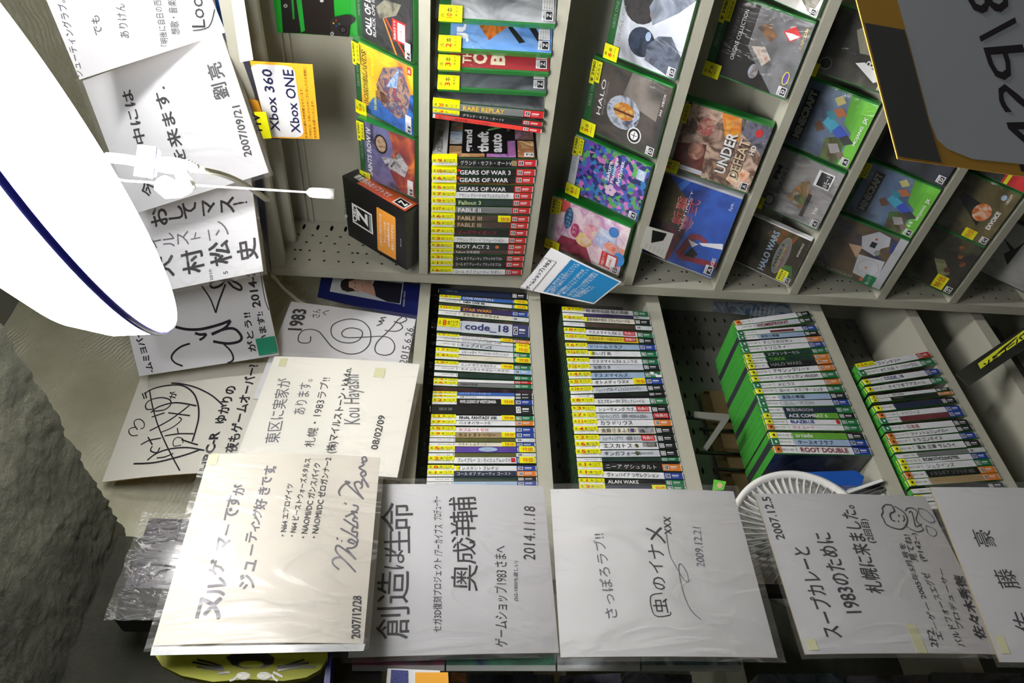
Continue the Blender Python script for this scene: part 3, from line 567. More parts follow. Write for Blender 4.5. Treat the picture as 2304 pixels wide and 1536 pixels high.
mb = MB(); a = p.uv(2258, -38); b = p.uv(2383, 388); A = Vector((a[0] * p.W, a[1] * p.Hh)); B = Vector((b[0] * p.W, b[1] * p.Hh)); d = B - A; up = Vector((d.y, -d.x)).normalized() * d.length * 106 / 444
vs, fs, _ = glyphs('3/PSN', .0); mb.add([p.at((A.x + d.x * x + up.x * y) / p.W, (A.y + d.y * x + up.y * y) / p.Hh, .0009) for x, y in vs], fs, M((58, 50, 54), .6, .05, 20)); under(mb, 'lettering', r)
# blue flyer hanging off the shelf edge
p = patch_px([(1170, 648), (1240, 557), (1399, 634), (1336, 684)], [1.128, 1.128, 1.07, 1.085], bulge=.0008, bx=-.0008)
r = sheet_thing(p, 'flyer', 'blue and white flyer with a jagged shop logo, taped to the shelf edge and curling', 'flyer', WHITE, .0004)
S = lambda pts: crop(pts, 1160, 540, 7.68)
mb = MB()
n = 14; q = [p.uv(*z) for z in S([(740, 330), (860, 262), (1790, 690), (1815, 735), (1400, 1090), (360, 880)])]
u0, u1, v0, v1 = .05, .965, .02, .70
p.sheet(mb, M((20, 128, 190), .45, .05, 20, key='cyan'), 0, 8, 8, u0=u0, u1=u1, v0=v0, v1=v1, e=.0004); under(mb, 'blue_panel', r)
mb = MB()
zz = []
c4 = S([(75, 800), (500, 300), (705, 375), (290, 880)])
for i in range(4):
    a, b = c4[i], c4[(i + 1) % 4]; k = 26 if i % 2 == 0 else 12
    dx, dy = b[0] - a[0], b[1] - a[1]; l = math.hypot(dx, dy)
    for t in range(k): w = 1.0 * (-1) ** t; zz.append((a[0] + dx * t / k - dy / l * w, a[1] + dy * t / k + dx / l * w))
p.poly(mb, zz, WHITE, .0007); p.stroke(mb, zz + [zz[0]], 1.1, BLK, .0012, False)
p.line(mb, 'ゲームショップ', (1191, 650), (1225, 607), 8.5, BLK, .03, e=.0014); p.line(mb, '1983', (1226, 606), (1242, 587), 7, BLK, .01, e=.0014)
under(mb, 'shop_logo', r)
mb = MB()
for t, a, b in (('Z指定ソフト業界の自主規制', (485, 880), (915, 395)), ('当店は 遵守店です。', (560, 895), (860, 565)), ('Z指定ソフトは他のソフトと', (630, 890), (1060, 410)), ('区別して陳列したりしなくては', (650, 925), (1120, 420)), ('なりません。', (740, 930), (880, 800)), ('またZ指定ソフトは18歳未満', (760, 945), (1200, 520)), ('購入だけでなくプレイして', (850, 930), (1285, 515)), ('はいけません。', (930, 955), (1070, 830)), ('ゲームソフトの表現が過剰に', (980, 960), (1390, 560)), ('ならないようにするための', (1020, 985), (1440, 590)), ('自主規制です。', (1070, 975), (1340, 790)), ('守って遊びましょう。', (1120, 985), (1390, 810))):
    p.line(mb, t, *S([a, b]), 5, WHITE, .0, e=.001)
under(mb, 'lettering', r)
p = patch_px([(1440, 556), (1456, 508), (1516, 526), (1495, 583)], 1.105)
r = sheet_thing(p, 'paper_slip', 'small white paper slip with a dark printed block, in front of the large blue box', 'paper', M((196, 196, 190), .6, .04, 30), .0004)
mb = MB(); p.poly(mb, [(1465, 546), (1468, 517), (1500, 525), (1492, 541)], BLK)
for k in range(6): p.line(mb, '取扱説明書在中', (1452 + 9 * k, 560 + 3 * k), (1458 + 9 * k, 548 + 3 * k), 1.6, BLK, 0)
under(mb, 'print', r)
# portrait poster
p = patch_px([(714, 668), (727, 600), (952, 642), (936, 722)], [-1.112, -1.112, -1.108, -1.108], onX)
r = sheet_thing(p, 'portrait_poster', 'dark blue poster with a photo of a dark-haired person, beside the shelf', 'poster', M((30, 38, 104), .3, .08, 20, coat=.8), .0006)
S = lambda pts: crop(pts, 540, 610, 3.268)
mb = MB(); p.poly(mb, S([(660, 150), (690, 20), (1205, 70), (1180, 245)]), M((206, 214, 216), .4, .05, 12, coat=.6), .0004)
p.poly(mb, S([(985, 180), (960, 140), (990, 70), (1195, 90), (1175, 240), (1080, 225)]), M((30, 30, 46), .5, .05, 20), .0006)
p.poly(mb, S([(890, 150), (930, 160), (1000, 190), (985, 120), (960, 70), (915, 75)]), M((206, 164, 140), .5, .05, 20), .0008)
p.poly(mb, S(ell(855, 105, 68, 46)), M((216, 176, 152), .5, .05, 20), .0010)
p.poly(mb, S([(738, 110), (745, 75), (790, 50), (850, 62), (800, 78), (800, 120), (830, 130), (850, 148), (790, 155), (750, 140)]), M((48, 38, 36), .5, .05, 20), .0012)
for c in ((848, 92), (846, 122)): p.poly(mb, S(ell(*c, 3, 6, 10)), BLK, .0014)
p.stroke(mb, S([(868, 105), (882, 108), (880, 116)]), 1, M((160, 110, 90), .5)); p.stroke(mb, S([(900, 96), (903, 108), (900, 120)]), 1.2, M((176, 84, 80), .5), .0014)
for c in ((862, 152),): p.poly(mb, S(ell(*c, 12, 5, 10)), M((206, 164, 140), .5, .05, 20), .0011)
under(mb, 'portrait_print', r)
mb = MB(); p.line(mb, 'SIGNED PRINT', (910, 690), (913, 655), 3, WHITE, 0); p.stroke(mb, S([(1178, 245), (1200, 80)]), 1.2, WHITE); under(mb, 'lettering', r)
# console poster on the back panel
p = patch_px([(624, 73), (608, -60), (800, -60), (812, 84)], 1.286)
r = sheet_thing(p, 'console_poster', 'bright green poster picturing a black console and controller, top of the back panel', 'poster', M((34, 190, 60), .3, .03, 20, coat=.7, key='pg'), .003)
S = lambda pts: crop(pts, 540, 0, 4.518)
mb = MB(); K = M((26, 26, 28), .35, .12, 20, coat=.5, key='cons')
p.poly(mb, S([(400, -250), (630, -250), (668, 330), (440, 325)]), K, .0035); p.poly(mb, S([(630, -250), (940, -250), (950, 0), (960, 190), (1120, 250), (1110, 365), (640, 330)]), K, .0038)
p.poly(mb, S([(520, -100), (545, -100), (560, 185), (540, 185)]), M((34, 150, 60), .3, .03, 20), .0042); p.poly(mb, S([(570, -60), (625, -60), (665, 300), (625, 320)]), M((34, 170, 60), .3, .03, 20), .0044)
p.poly(mb, S([(915, 200), (960, 160), (1080, 135), (1140, 145), (1178, 180), (1160, 215), (1115, 250), (1112, 360), (950, 350), (925, 290)]), M((44, 44, 47), .3, .1, 30, coat=.4), .0050)
under(mb, 'console_picture', r)
mb = MB()
for c, col in (((985, 250), (40, 80, 200)), ((982, 195), (200, 40, 40)), ((1012, 230), (50, 160, 60)), ((955, 222), (220, 170, 30))): p.poly(mb, S(ell(*c, 9, 9, 10)), M(col, .4), .0056)
p.poly(mb, S(ell(1052, 288, 40, 40)), M((20, 20, 22), .3), .0055); p.poly(mb, S(ell(1052, 288, 24, 24)), M((70, 70, 74), .3), .0058)
p.poly(mb, S(ell(942, 328, 18, 20)), M((225, 225, 225), .3), .0058); p.poly(mb, S(ell(468, 48, 20, 20)), M((205, 215, 205), .3), .0050); p.stroke(mb, S([(458, 34), (478, 62)]), 1.4, K, .0056); p.stroke(mb, S([(478, 34), (458, 62)]), 1.4, K, .0056)
p.stroke(mb, S([(932, 316), (952, 340)]), 1.4, K, .0062); p.stroke(mb, S([(952, 316), (932, 340)]), 1.4, K, .0062)
p.poly(mb, S(ell(836, -2, 20, 14)), M((225, 225, 225), .3), .0050)
under(mb, 'console_details', r)
# sheets standing on the units
p = patch_px([(570, 135), (540, -60), (512, -60), (540, 140)], 1.10); sheet_thing(p, 'paper_sheet', 'bright white paper strip between the top autograph board and the shelf unit', 'paper', WHITE)
p = patch_px([(528, 128), (505, -60), (470, -60), (500, 80)], 1.20); sheet_thing(p, 'blue_folder', 'deep blue folder edge sticking out behind the topmost tilted autograph board', 'folder', M((16, 70, 160), .4, .05, 20, coat=.4), .003)
p = patch_px([(586, 500), (560, 400), (590, 395), (610, 612)], 1.125); sheet_thing(p, 'dark_folder', 'narrow dark navy folder edge between the vertical-script board and the shelf unit', 'folder', M((34, 40, 66), .4, .05, 20, coat=.5), .004)

# ---------------------------------------------------------------- game cases
RC = {'r': M((206, 36, 40), .4, .04, 30, coat=.4, key='rc'), 'g': M((24, 128, 78), .4, .04, 30, coat=.4, key='rc'), 'b': M((36, 70, 168), .4, .04, 30, coat=.4, key='rc'),
      'o': M((232, 134, 48), .4, .04, 30, coat=.4, key='rc'), 'k': M((30, 32, 38), .4, .04, 30, coat=.4, key='rc'), 'w': M((214, 220, 224), .4, .04, 30, key='rc'), 'n': M((60, 66, 120), .4, .04, 30, key='rc'), 'l': M((150, 184, 226), .4, .04, 30, key='rc')}
RN = {'r': 'red', 'g': 'green', 'b': 'blue', 'o': 'orange', 'k': 'black', 'w': 'pale', 'n': 'navy', 'l': 'light blue'}
RL = {'r': 'Z', 'g': 'B', 'b': 'C', 'o': 'D', 'k': 'A', 'w': 'C', 'n': 'C', 'l': 'C'}
BODY = {'white': (242, 243, 248), 'black': (26, 27, 30), 'navy': (40, 50, 78), 'cream': (236, 230, 212), 'blue': (62, 112, 196), 'sky': (170, 196, 226), 'purple': (96, 70, 170), 'plum': (66, 52, 104), 'grey': (130, 132, 134),
        'brown': (78, 58, 52), 'tan': (176, 152, 112), 'green': (110, 180, 60), 'olive': (96, 98, 52), 'yellow': (236, 220, 50), 'darkgreen': (28, 58, 50), 'silver': (212, 218, 228), 'maroon': (120, 52, 62), 'red': (226, 66, 56)}
def cm(n, **k): return M(BODY[n], .38, .05, 30, coat=.45, key='body')
SHG = M((46, 84, 50), .25, .06, 20, coat=.5, key='shell'); SHD = M((58, 62, 66), .3, .06, 20, coat=.5, key='shell')
GREYT = M((150, 156, 152), .5, .05, 30, key='gt'); TW = M((246, 246, 248), .4, .02, 30, key='tw'); TK = M((34, 34, 44), .4, .05, 30, key='tk')
def place(mb, sh, w, h, fr, e0=.0004):
    """draw cover shapes given in 0..1 cover coordinates; fr maps (x, out, z) to local space"""
    e = e0
    for s in sh:
        e += .00011; k = s[0]; f = lambda u, v: fr(u * w, e, v * h)
        if k == 'r': mb.quad([f(s[1], s[2]), f(s[3], s[2]), f(s[3], s[4]), f(s[1], s[4])], s[5])
        elif k == 'e': mb.quad([f(*q) for q in ell(s[1], s[2], s[3], s[4], 18)], s[5])
        elif k == 'p': mb.quad([f(*q) for q in s[1]], s[2])
        elif k == 't':
            vs, fs, _ = glyphs(s[1], 0 if isc(s[1]) else s[7] if len(s) > 7 else .02)
            mb.add([f(s[2] + x * s[4], s[3] + y * s[5]) for x, y in vs], fs, s[6])
        elif k == 'v':                                    # text running down
            vs, fs, _ = glyphs(s[1], 0 if isc(s[1]) else s[7] if len(s) > 7 else .02); q = .3 if s[1] == '1' else 1
            mb.add([f(s[2] + y * s[4], s[3] - ((1 - q) / 2 + x * q) * s[5]) for x, y in vs], fs, s[6])
SHB = M((70, 170, 62), .3, .10, 30, coat=.4, key='shell')
def spine_case(X, label, group, t=.0142, h=.19, d=.135, body='white', title='', tc=None, rate='b', digit=None, sale=0, head=.24, headm=None, front=None, shell=None, dot=None, badge=0, accent=None, wrap=True, back=None):
    r = thing('game_case', label, 'game case', X, group); a = t / 2
    mb = MB(); g = .0006; sh_ = shell or SHG
    mb.box((-a, 0, 0), (a, d, h), sh_)
    mb.build('case_shell', r)
    mb = MB(); fr = lambda x, e, z: (x - a, -e, z); mats = []
    S_ = [('r', .03, .0, .97, 1, headm or TW), ('r', .0, .17, 1, 1 - head, cm(body) if isinstance(body, str) else body), ('r', .0, .008, 1, .185, RC[rate]),
          ('r', .16, .125, .84, .172, TW), ('r', .24, .131, .76, .166, RC['k'] if rate != 'k' else GREYT), ('v', RL[rate], .32, .162, .36, .026, TW, .02),
          ('r', .3, .05, .36, .11, TW), ('r', .5, .045, .66, .11, TW), ('r', .2, 1 - head + .01, .8, 1 - head + .016, GREYT)]
    if accent: S_ += accent
    S_ += [('v', 'XBOX 360', .36, .93, .3, .13, GREYT, 0)]
    if title:
        vs, fs, asp = glyphs(title, .02); L = min(.49 if not sale == 2 else .36, asp * .66 * t / h); S_.append(('v', title, .17, 1 - head - .03, .66, L, tc or TK, .02))
    place(mb, S_, t, h, fr); mb.build('spine_insert', r)
    mb = MB(); fx = lambda y, e, z: (a + e, y, z)
    fs_ = front or [('r', 0, 0, 1, 1, ART([(40, 40, 48), (96, 92, 92), (150, 120, 100)], 30, random.randint(0, 30)))]
    place(mb, [('r', 0, 0, 1, 1, TW)] + fs_, d - .006, h, lambda x, e, z: (a + e, x + .003, z)); place(mb, [('r', 0, 0, 1, 1, TW)] + (back or fs_), d - .006, h, lambda x, e, z: (-a - e, d - .006 - x + .003, z)); mb.build('cover_insert', r)
    if digit is not None:
        mb = MB(); w = random.uniform(-.05, .1); zt = 1.0
        x0, x1 = .40 + w, 1.10 + w
        mb.box(((x0 - .5) * t, -.0016, h * (zt - .24)), ((x1 - .5) * t, -.0012, h * zt), YEL)
        mb.quad([((x1 - .5) * t, -.0016, h * (zt - .24)), ((x1 - .5) * t + .001, .010, h * (zt - .24)), ((x1 - .5) * t + .001, .010, h * zt), ((x1 - .5) * t, -.0016, h * zt)], YEL)
        sx = x1 - x0
        place(mb, [('v', '再', x0 + .15 * sx, .985, .55 * sx, .022, TK, .01), ('v', str(digit), x0 + .1 * sx, .945, .7 * sx, .042, RED, .02), ('v', '本', x0 + .15 * sx, .892, .62 * sx, .030, TK, .02), ('v', 'のみ入荷', x0 + .5 * sx, .855, .28 * sx, .075, TK, 0), ('v', 'しました', x0 + .12 * sx, .855, .28 * sx, .075, TK, 0)], t, h, lambda x, e, z: (x - a, -e - .0014, z), .0003)
        mb.build('price_sticker', r)
    if sale:
        z0, z1 = (.012, .155) if sale == 1 else (.19, .32); mb = MB()
        mb.box((-.5 * t, -.0018, h * z0), (.56 * t, -.0013, h * z1), YEL); place(mb, [('v', '特価', .12, z1 - .03, .72, (z1 - z0) * .68, RED, .05)], t, h, lambda x, e, z: (x - a, -e - .0017, z), .0003); mb.build('sale_sticker', r)
    if badge:
        mb = MB(); z0, z1 = {1: (.21, .34), 2: (.02, .17)}[badge]; mb.box((-.35 * t, -.0018, h * z0), (.5 * t, -.0013, h * z1), RC['r']); place(mb, [('v', '特典付', .25, z1 - .012, .6, (z1 - z0) * .85, TW, .03)], t, h, lambda x, e, z: (x - a, -e - .0017, z), .0003); mb.build('bonus_sticker', r)
    if dot:
        mb = MB(); c = {'g': RC['g'], 'y': YEL, 'o': RC['o']}[dot]; mb.box((-.45 * t, -.0016, h * .925), (.45 * t, -.0012, h * .985), c); mb.quad([(-.45 * t, -.0016, h * .985), (.45 * t, -.0016, h * .985), (.45 * t, .004, h * 1.004), (-.45 * t, .004, h * 1.004)], c)
        place(mb, [('e', .5, .955, .2, .012, TK if dot != 'g' else TW)], t, h, lambda x, e, z: (x - a, -e - .0014, z), .0003); mb.build('round_sticker', r)
    if wrap:
        mb = MB(); w = .0022
        vs = []; n = 9
        for j in range(n + 1):
            z = -.0 + (h + .012) * j / n; q = random.uniform(-.0012, .0012)
            vs += [(-a + .0005, -.0022 + q, z), (a - .0005, -.0022 - q, z)]
        mb.add(vs, [(2 * j, 2 * j + 1, 2 * j + 3, 2 * j + 2) for j in range(n)], FILM(.9, 60, .0, .3)); mb.build('clear_wrap', r)
    return r
ORD = ['first', 'second', 'third', 'fourth', 'fifth', 'sixth', 'seventh', 'eighth', 'ninth', 'tenth', 'eleventh', 'twelfth', 'thirteenth', 'fourteenth', 'fifteenth', 'sixteenth', 'seventeenth', 'eighteenth', 'nineteenth', 'twentieth'] + ['twenty-' + q for q in ('first', 'second', 'third', 'fourth', 'fifth', 'sixth', 'seventh', 'eighth', 'ninth')] + ['thirtieth'] + ['thirty-' + q for q in ('first', 'second', 'third', 'fourth', 'fifth', 'sixth')]
def row(kind, plane, zs, xl, xr, specs, rowname, group, lean_cap=.06):
    """xl / xr: lines (x0,y0,x1,y1) along which the tops / bottoms of the spines lie in the photo"""
    P = []
    for s in specs:
        fx = lambda l, y: l[0] + (l[2] - l[0]) * (y - l[1]) / (l[3] - l[1])
        f = onX if kind == 'L' else onY
        T = f(fx(xl, s[0]), s[0], plane); B = f(fx(xr, s[1]), s[1], plane)
        c = (T.y, B.y) if kind == 'L' else (T.x, B.x); P.append(c)
    n = len(specs); th = [(s[2] or .0142) for s in specs]; fixed = [bool(s[2]) for s in specs]
    for _ in range(12):
        for i in range(n - 1):
            g = min(abs(P[i][0] - P[i + 1][0]), abs(P[i][1] - P[i + 1][1])) - .0007; need = (th[i] + th[i + 1]) / 2
            if need > g:
                k = g * 2
                if fixed[i] and not fixed[i + 1]: th[i + 1] = max(.004, k - th[i])
                elif fixed[i + 1] and not fixed[i]: th[i] = max(.004, k - th[i + 1])
                else: q = k / (th[i] + th[i + 1]); th[i] *= q; th[i + 1] *= q
    out = []
    for i, s in enumerate(specs):
        t, b = P[i]; zb = H + zs + .0008 + abs(t - b) / .19 * th[i] / 2
        dz = Vector((0, t - b, .19)) if kind == 'L' else Vector((t - b, 0, .19)); dz.normalize()
        y = Vector((-1, 0, 0)) if kind == 'L' else Vector((0, 1, 0)); x = y.cross(dz); o = Vector((plane, b, zb)) if kind == 'L' else Vector((b, plane, zb))
        X = Matrix(((x.x, y.x, dz.x, o.x), (x.y, y.y, dz.y, o.y), (x.z, y.z, dz.z, o.z), (0, 0, 0, 1)))
        k = dict(s[3]); nm = k.pop('nm', None) or ('%s-spined' % k.get('body', 'white') if isinstance(k.get('body', 'white'), str) else 'dark-spined')
        ex = ' and yellow sale sticker' if k.get('sale') else (' and red bonus sticker' if k.get('badge') else '')
        lab = '%s game case, %s band%s, %s' % (nm, RN[k.get('rate', 'b')], ex, rowname % ORD[i])
        out.append(spine_case(X, lab, group, t=th[i], **k))
    return out
C = lambda **k: k
art = lambda cols, s=26, sd=0, kind='noise': [('r', 0, 0, 1, 1, ART(cols, s, sd, kind))]
A1 = art([(30, 34, 60), (70, 90, 60), (180, 160, 140)], 30, 3); A2 = art([(40, 60, 110), (150, 160, 190), (220, 220, 220)], 26, 5); A3 = art([(24, 24, 26), (80, 60, 50), (160, 130, 100)], 28, 9)
WT = TW
L1 = [(655, 668, .018, C(body='navy', rate='k', head=0, shell=SHD, nm='plain dark slate', wrap=False)),
 (668, 682, 0, C(body='blue', rate='b', title='LOVE FOOTBALL', tc=WT, digit=5, sale=1)),
 (675.6, 694, 0, C(body='white', title='NBA LIVE 06', sale=1)),
 (693, 709, 0, C(body='plum', title='STAR WARS', tc=M((240, 170, 40), .4), rate='b', digit=12)),
 (703, 721, 0, C(body='cream', title='デビルメイクライ4', rate='w')),
 (731, 747, .034, C(body='silver', title='code_18', tc=M((56, 62, 120), .4), rate='n', head=.27, digit=8, headm=cm('silver'), nm='extra-thick pale')),
 (755, 771, 0, C(body='white', title='バイナリードメイン', rate='o', digit=7, sale=2)), (762, 780, 0, C(body='white', title='メジャーリーグベースボール2K8', rate='g', sale=1)),
 (772, 790, 0, C(body='silver', title='トップスピン2', rate='g', sale=1)), (789, 802, 0, C(body='white', title='エルシャダイ アンコール・エディション', rate='g', digit=7)),
 (802, 813, 0, C(body='cream', rate='g', digit=4, sale=1)), (818, 829, 0, C(body='white', title='エンド オブ エタニティ', rate='g', digit=9, sale=2)),
 (828, 839, 0, C(body='white', title='ナインティナイン・ナイツ', rate='l', front=art([(30, 50, 36), (110, 130, 110), (60, 90, 70)], 24, 2))), (842, 853, 0, C(body='darkgreen', rate='g')), (855, 862, 0, C(body='white', rate='r', digit=3)),
 (863, 871, 0, C(body='grey', title='円卓の生徒', rate='g', digit=6, front=art([(150, 110, 100), (110, 90, 110), (70, 60, 70)], 24, 4))),
 (885, 889, 0, C(body='blue', title='ソニック フリーライダーズ', tc=WT, rate='k', digit=2)), (893, 896, 0, C(body='white', title='白銀 プリンセス', rate='k', digit=4)),
 (904, 906, 0, C(body='black', title="WWE LEGENDS OF WRESTLEMANIA", tc=WT, rate='b', digit=2, sale=2, front=A3)), (921, 923, .022, C(body='black', rate='k', head=.0, front=A3, shell=SHD, wrap=False)),
 (940, 942, 0, C(body='white', title='FINAL FANTASY XIII', rate='g', digit=1, sale=2)), (952, 953, 0, C(body='white', title='バイオハザード5', rate='o', digit=7)),
 (967, 968, 0, C(body='white', title='ラブルートゼロ', tc=RED, rate='b', digit=5)), (979, 980, 0, C(body='tan', title='ラストストーリー', rate='b', digit=9, sale=2)), (990, 991, .008, C(body='olive', rate='w')),
 (1000, 1001, 0, C(body='cream', title='ラスト レムナント', rate='b', sale=2)), (1012, 1012, 0, C(body='purple', rate='b', digit=5, sale=1, accent=[('e', .5, .45, .42, .09, cm('sky'))], front=A2)), (1024, 1024, .008, C(body='olive', rate='w')),
 (1036, 1036, 0, C(body='white', title='ブレイブルー コンティニュアムシフト', rate='b', digit=2, sale=1, accent=[('r', .15, .195, .85, .235, RC['r'])])), (1054, 1054, 0, C(body='white', title='インスタントブレイン', rate='b', digit=8, accent=[('r', .05, .71, .95, .745, YEL)])),
 (1067, 1066, 0, C(body='navy', title='コール オブ デューティ ゴースト', tc=WT, rate='o', digit=1)), (1079, 1078, .008, C(body='darkgreen', rate='k')), (1089, 1088, 0, C(body='sky', rate='b')), (1104, 1103, 0, C(body='white', rate='g'))]
row('L', -1.068, -.158, (998, 668, 968, 1075), (1196, 690, 1216, 1075), L1, '%s from the corner, upper wall-side row', 'spine-out cases in the upper wall-side row')
L2 = [(697.5, 708, 0, C(body='white', title='街 都市伝説 殺人遊戯', rate='g', digit=3, front=art([(60, 70, 150), (80, 90, 170), (50, 60, 120)], 20, 6))), (707, 717, .008, C(body='plum', rate='w')),
 (717, 727, 0, C(body='cream', title='怒首領蜂大復活 ブラックレーベル', rate='k', digit=2, accent=[('r', .05, .72, .95, .755, YEL)])), (729, 740, .012, C(body='brown', rate='w', front=art([(50, 26, 26), (120, 60, 60), (30, 20, 20)], 30, 8))),
 (745, 756, 0, C(body='white', title='デススマイルズII エックス', rate='g', digit=8, badge=1)), (760, 769, 0, C(body='yellow', title='むちむちポーク&ピンクスゥイーツ', tc=M((170, 60, 40), .4), rate='k', digit=10, badge=1)),
 (780, 783, 0, C(body='sky', title='ドリームクラブ', rate='b', digit=6)), (796, 798, 0, C(body='white', title='赤い刀 真', rate='g', digit=12, accent=[('r', .05, .71, .95, .745, YEL)])),
 (814, 815, 0, C(body='white', title='デススマイルズII エックス', rate='g', digit=7)), (828, 827, 0, C(body='silver', title='虫姫さま', rate='k', digit=12)), (847, 844, 0, C(body='sky', title='デススマイルズ', rate='g', digit=4, accent=[('r', .0, .01, .45, .07, TW), ('r', .5, .08, 1, .12, TW)])),
 (863, 858, 0, C(body='white', title='オトメディウスX', rate='b', digit=5, sale=2)), (881, 873, 0, C(body='silver', title='バレットソウル -インフィニットバースト-', rate='k', digit=10, front=A3)), (893, 887, .008, C(body='black', rate='k', shell=SHD)),
 (905, 903, 0, C(body='white', title='エスプガルーダII ブラックレーベル', rate='g', digit=8)), (922, 922, 0, C(body='white', title='シューティング ラブ。200X', rate='k', digit=3, badge=1)), (938, 937, 0, C(body='silver', title='シューティングラブ。10周年 ~XIIZEAL & ΔZEAL~', rate='k', digit=7, badge=2)),
 (953, 952, 0, C(body='white', title='カラドリウス', rate='o', digit=11)), (970, 969, 0, C(body='cream', title='虫姫さまふたり', rate='k', digit=4, accent=[('r', .1, .2, .95, .36, ART([(60, 60, 70), (190, 190, 200), (110, 110, 120)], 90, 2)), ('e', .5, .42, .3, .018, cm('purple'))])),
 (988, 987, 0, C(body='silver', title='シューティングラブ。10周年 スペシャルパック', rate='k', digit=2, badge=1)), (1004.6, 1003, 0, C(body='white', title='エスカトス', rate='k', digit=6, accent=[('r', .3, .2, 1, .34, ART([(30, 30, 34), (120, 120, 120), (200, 200, 200)], 90, 5)), ('e', .5, .40, .3, .018, cm('olive'))])),
 (1022, 1020, 0, C(body='silver', title='ギンガフォース', rate='k', digit=5, accent=[('e', .5, .41, .3, .018, cm('olive')), ('v', 'GINGA FORCE', .35, .385, .3, .13, GREYT)])), (1035, 1034, .008, C(body='darkgreen', rate='g', title='', shell=SHD)),
 (1049, 1053, 0, C(body='black', title='ニーア ゲシュタルト', tc=WT, rate='o', digit=1)), (1067, 1072, 0, C(body='white', title='ヴァンパイア リザレクション', rate='b', digit=1)), (1084, 1087, 0, C(body='black', title='ALAN WAKE', tc=WT, rate='g', digit=1)), (1098, 1100, 0, C(body='navy', rate='g', digit=3, sale=2))]
row('L', -1.068, -.421, (1280, 690, 1322, 1100), (1474, 700, 1560, 1100), L2, '%s from the corner, second wall-side row', 'spine-out cases in the second wall-side row')
GF = art([(30, 32, 38), (76, 80, 92), (28, 30, 34)], 18, 11)
L3 = [(730, 706, 0, C(body='white', rate='k', dot='o')), (741, 720, 0, C(body='silver', title='HOMEFRONT', tc=M((140, 40, 40), .4), rate='k', badge=0)), (753, 738, 0, C(body='white', rate='b', dot='g', accent=[('r', .1, .3, .6, .6, cm('maroon'))])), (763, 750, 0, C(body='sky', title='紫禁の華麗', rate='k', dot='g')),
 (777, 763, 0, C(body='white', title='ナニワ大ロマン', rate='o', dot='g')), (790, 775, 0, C(body='white', title='トリニティ', rate='b', dot='g')), (804, 789, 0, C(body='darkgreen', title='スプリンターセル', tc=WT, rate='g', dot='y')), (815, 802, 0, C(body='darkgreen', title='TUROK', tc=cm('green'), rate='o', dot='y')), (827, 813, 0, C(body='black', title='HALO WARS', tc=GREYT, rate='o', dot='y')),
 (841, 827, 0, C(body='white', title='アサシンクリード', rate='o', dot='y')), (855, 843, 0, C(body='white', title='ヘビーウェポン VENOM', rate='g', dot='y')), (870, 859, 0, C(body='white', title='メビウス', rate='o', dot='g')), (882, 875, 0, C(body='white', title='ロード・オブ・ザ・リング', rate='g', dot='y')), (897, 891, 0, C(body='sky', title='紫禁の華麗', rate='k', dot='g')),
 (910, 906, 0, C(body='silver', title='エル・ICON', tc=GREYT, rate='b', dot='g')), (924, 923, 0, C(body='navy', title='無双OROCHI', tc=WT, rate='g', dot='g')), (937, 937, 0, C(body='navy', title='ACE COMBAT 6', tc=WT, rate='k', dot='y', accent=[('r', 0, .19, 1, .44, cm('green'))])), (950, 951, 0, C(body='white', title='BLAZBLUE', tc=M((30, 60, 150), .4), rate='g', dot='y', accent=[('r', .1, .2, .9, .24, RC['r'])])),
 (962, 964, 0, C(body='white', title='ラブ ルート', tc=M((210, 110, 130), .4), rate='g', dot='o')), (980, 983, 0, C(body='green', title='arcade', tc=TW, rate='k', dot='y')), (995, 998, 0, C(body='sky', title='ケースオブラブ', rate='b', dot='g')), (1012, 1016, .016, C(body='white', title='ROOT DOUBLE', tc=M((150, 60, 60), .4), rate='b', dot='o'))]
L3 = [(a, b, c, dict(k, shell=SHD if i in (3, 8, 13, 20) else SHB)) for i, (a, b, c, k) in enumerate(L3)]
L3[-1][3]['back'] = GF
row('L', -1.066, -.826 + .031, (1690, 727, 1768, 1013), (1850, 700, 1980, 1018), L3, '%s from the corner, third wall-side row', 'green-topped cases in the third wall-side row')
L4 = [(830, 797, 0, C(body='white', title='ファンタジー', rate='r', digit=1)), (843, 813, 0, C(body='white', title='Xくらみ ド・リーヴル', rate='g', dot='g')), (862, 835, 0, C(body='white', title='CODE_18', tc=M((60, 70, 130), .4), rate='b', dot='y')), (879, 854, 0, C(body='white', title='ナイツオブアズール', rate='g', dot='y')), (896, 875, 0, C(body='white', title='悠久の車輪', rate='k', dot='y')),
 (903.5, 884, 0, C(body='black', title='アサルト', tc=GREYT, rate='o', dot='y')), (921, 900, 0, C(body='navy', rate='k', dot='y')), (937, 918, 0, C(body='white', title='メモリーズ', tc=GREYT, rate='b', dot='o')), (949, 930, 0, C(body='maroon', rate='b', dot='g')), (966, 950, 0, C(body='white', title='日本語', tc=M((170, 50, 50), .4), rate='k', dot='g')),
 (983, 963, 0, C(body='white', title='ファントムブレイカー', rate='k', dot='o')), (996, 979, 0, C(body='white', title='ドラゴンボイス', rate='b', dot='o')), (1012, 997, 0, C(body='white', title='幕末 恋華 サムライ', rate='k', dot='y')), (1028, 1012, .01, C(body='grey', rate='w')), (1040, 1025, 0, C(body='white', title='ROBOTICS;NOTES', rate='b', dot='y')), (1054, 1040, 0, C(body='white', title='シュタインズ', tc=GREYT, rate='g', dot='y')),
 (1071, 1056, 0, C(body='black', title='メタルギア ソリッド HD', tc=GREYT, rate='o', dot='o')), (1087, 1072, 0, C(body='tan', rate='o', dot='y')), (1106, 1091, .01, C(body='black', rate='k')), (1122, 1107, 0, C(body='white', rate='r', dot='y')), (1140, 1125, 0, C(body='white', rate='g', dot='g'))]
L4 = [(a, b, c, dict(k, shell=SHB)) for a, b, c, k in L4]
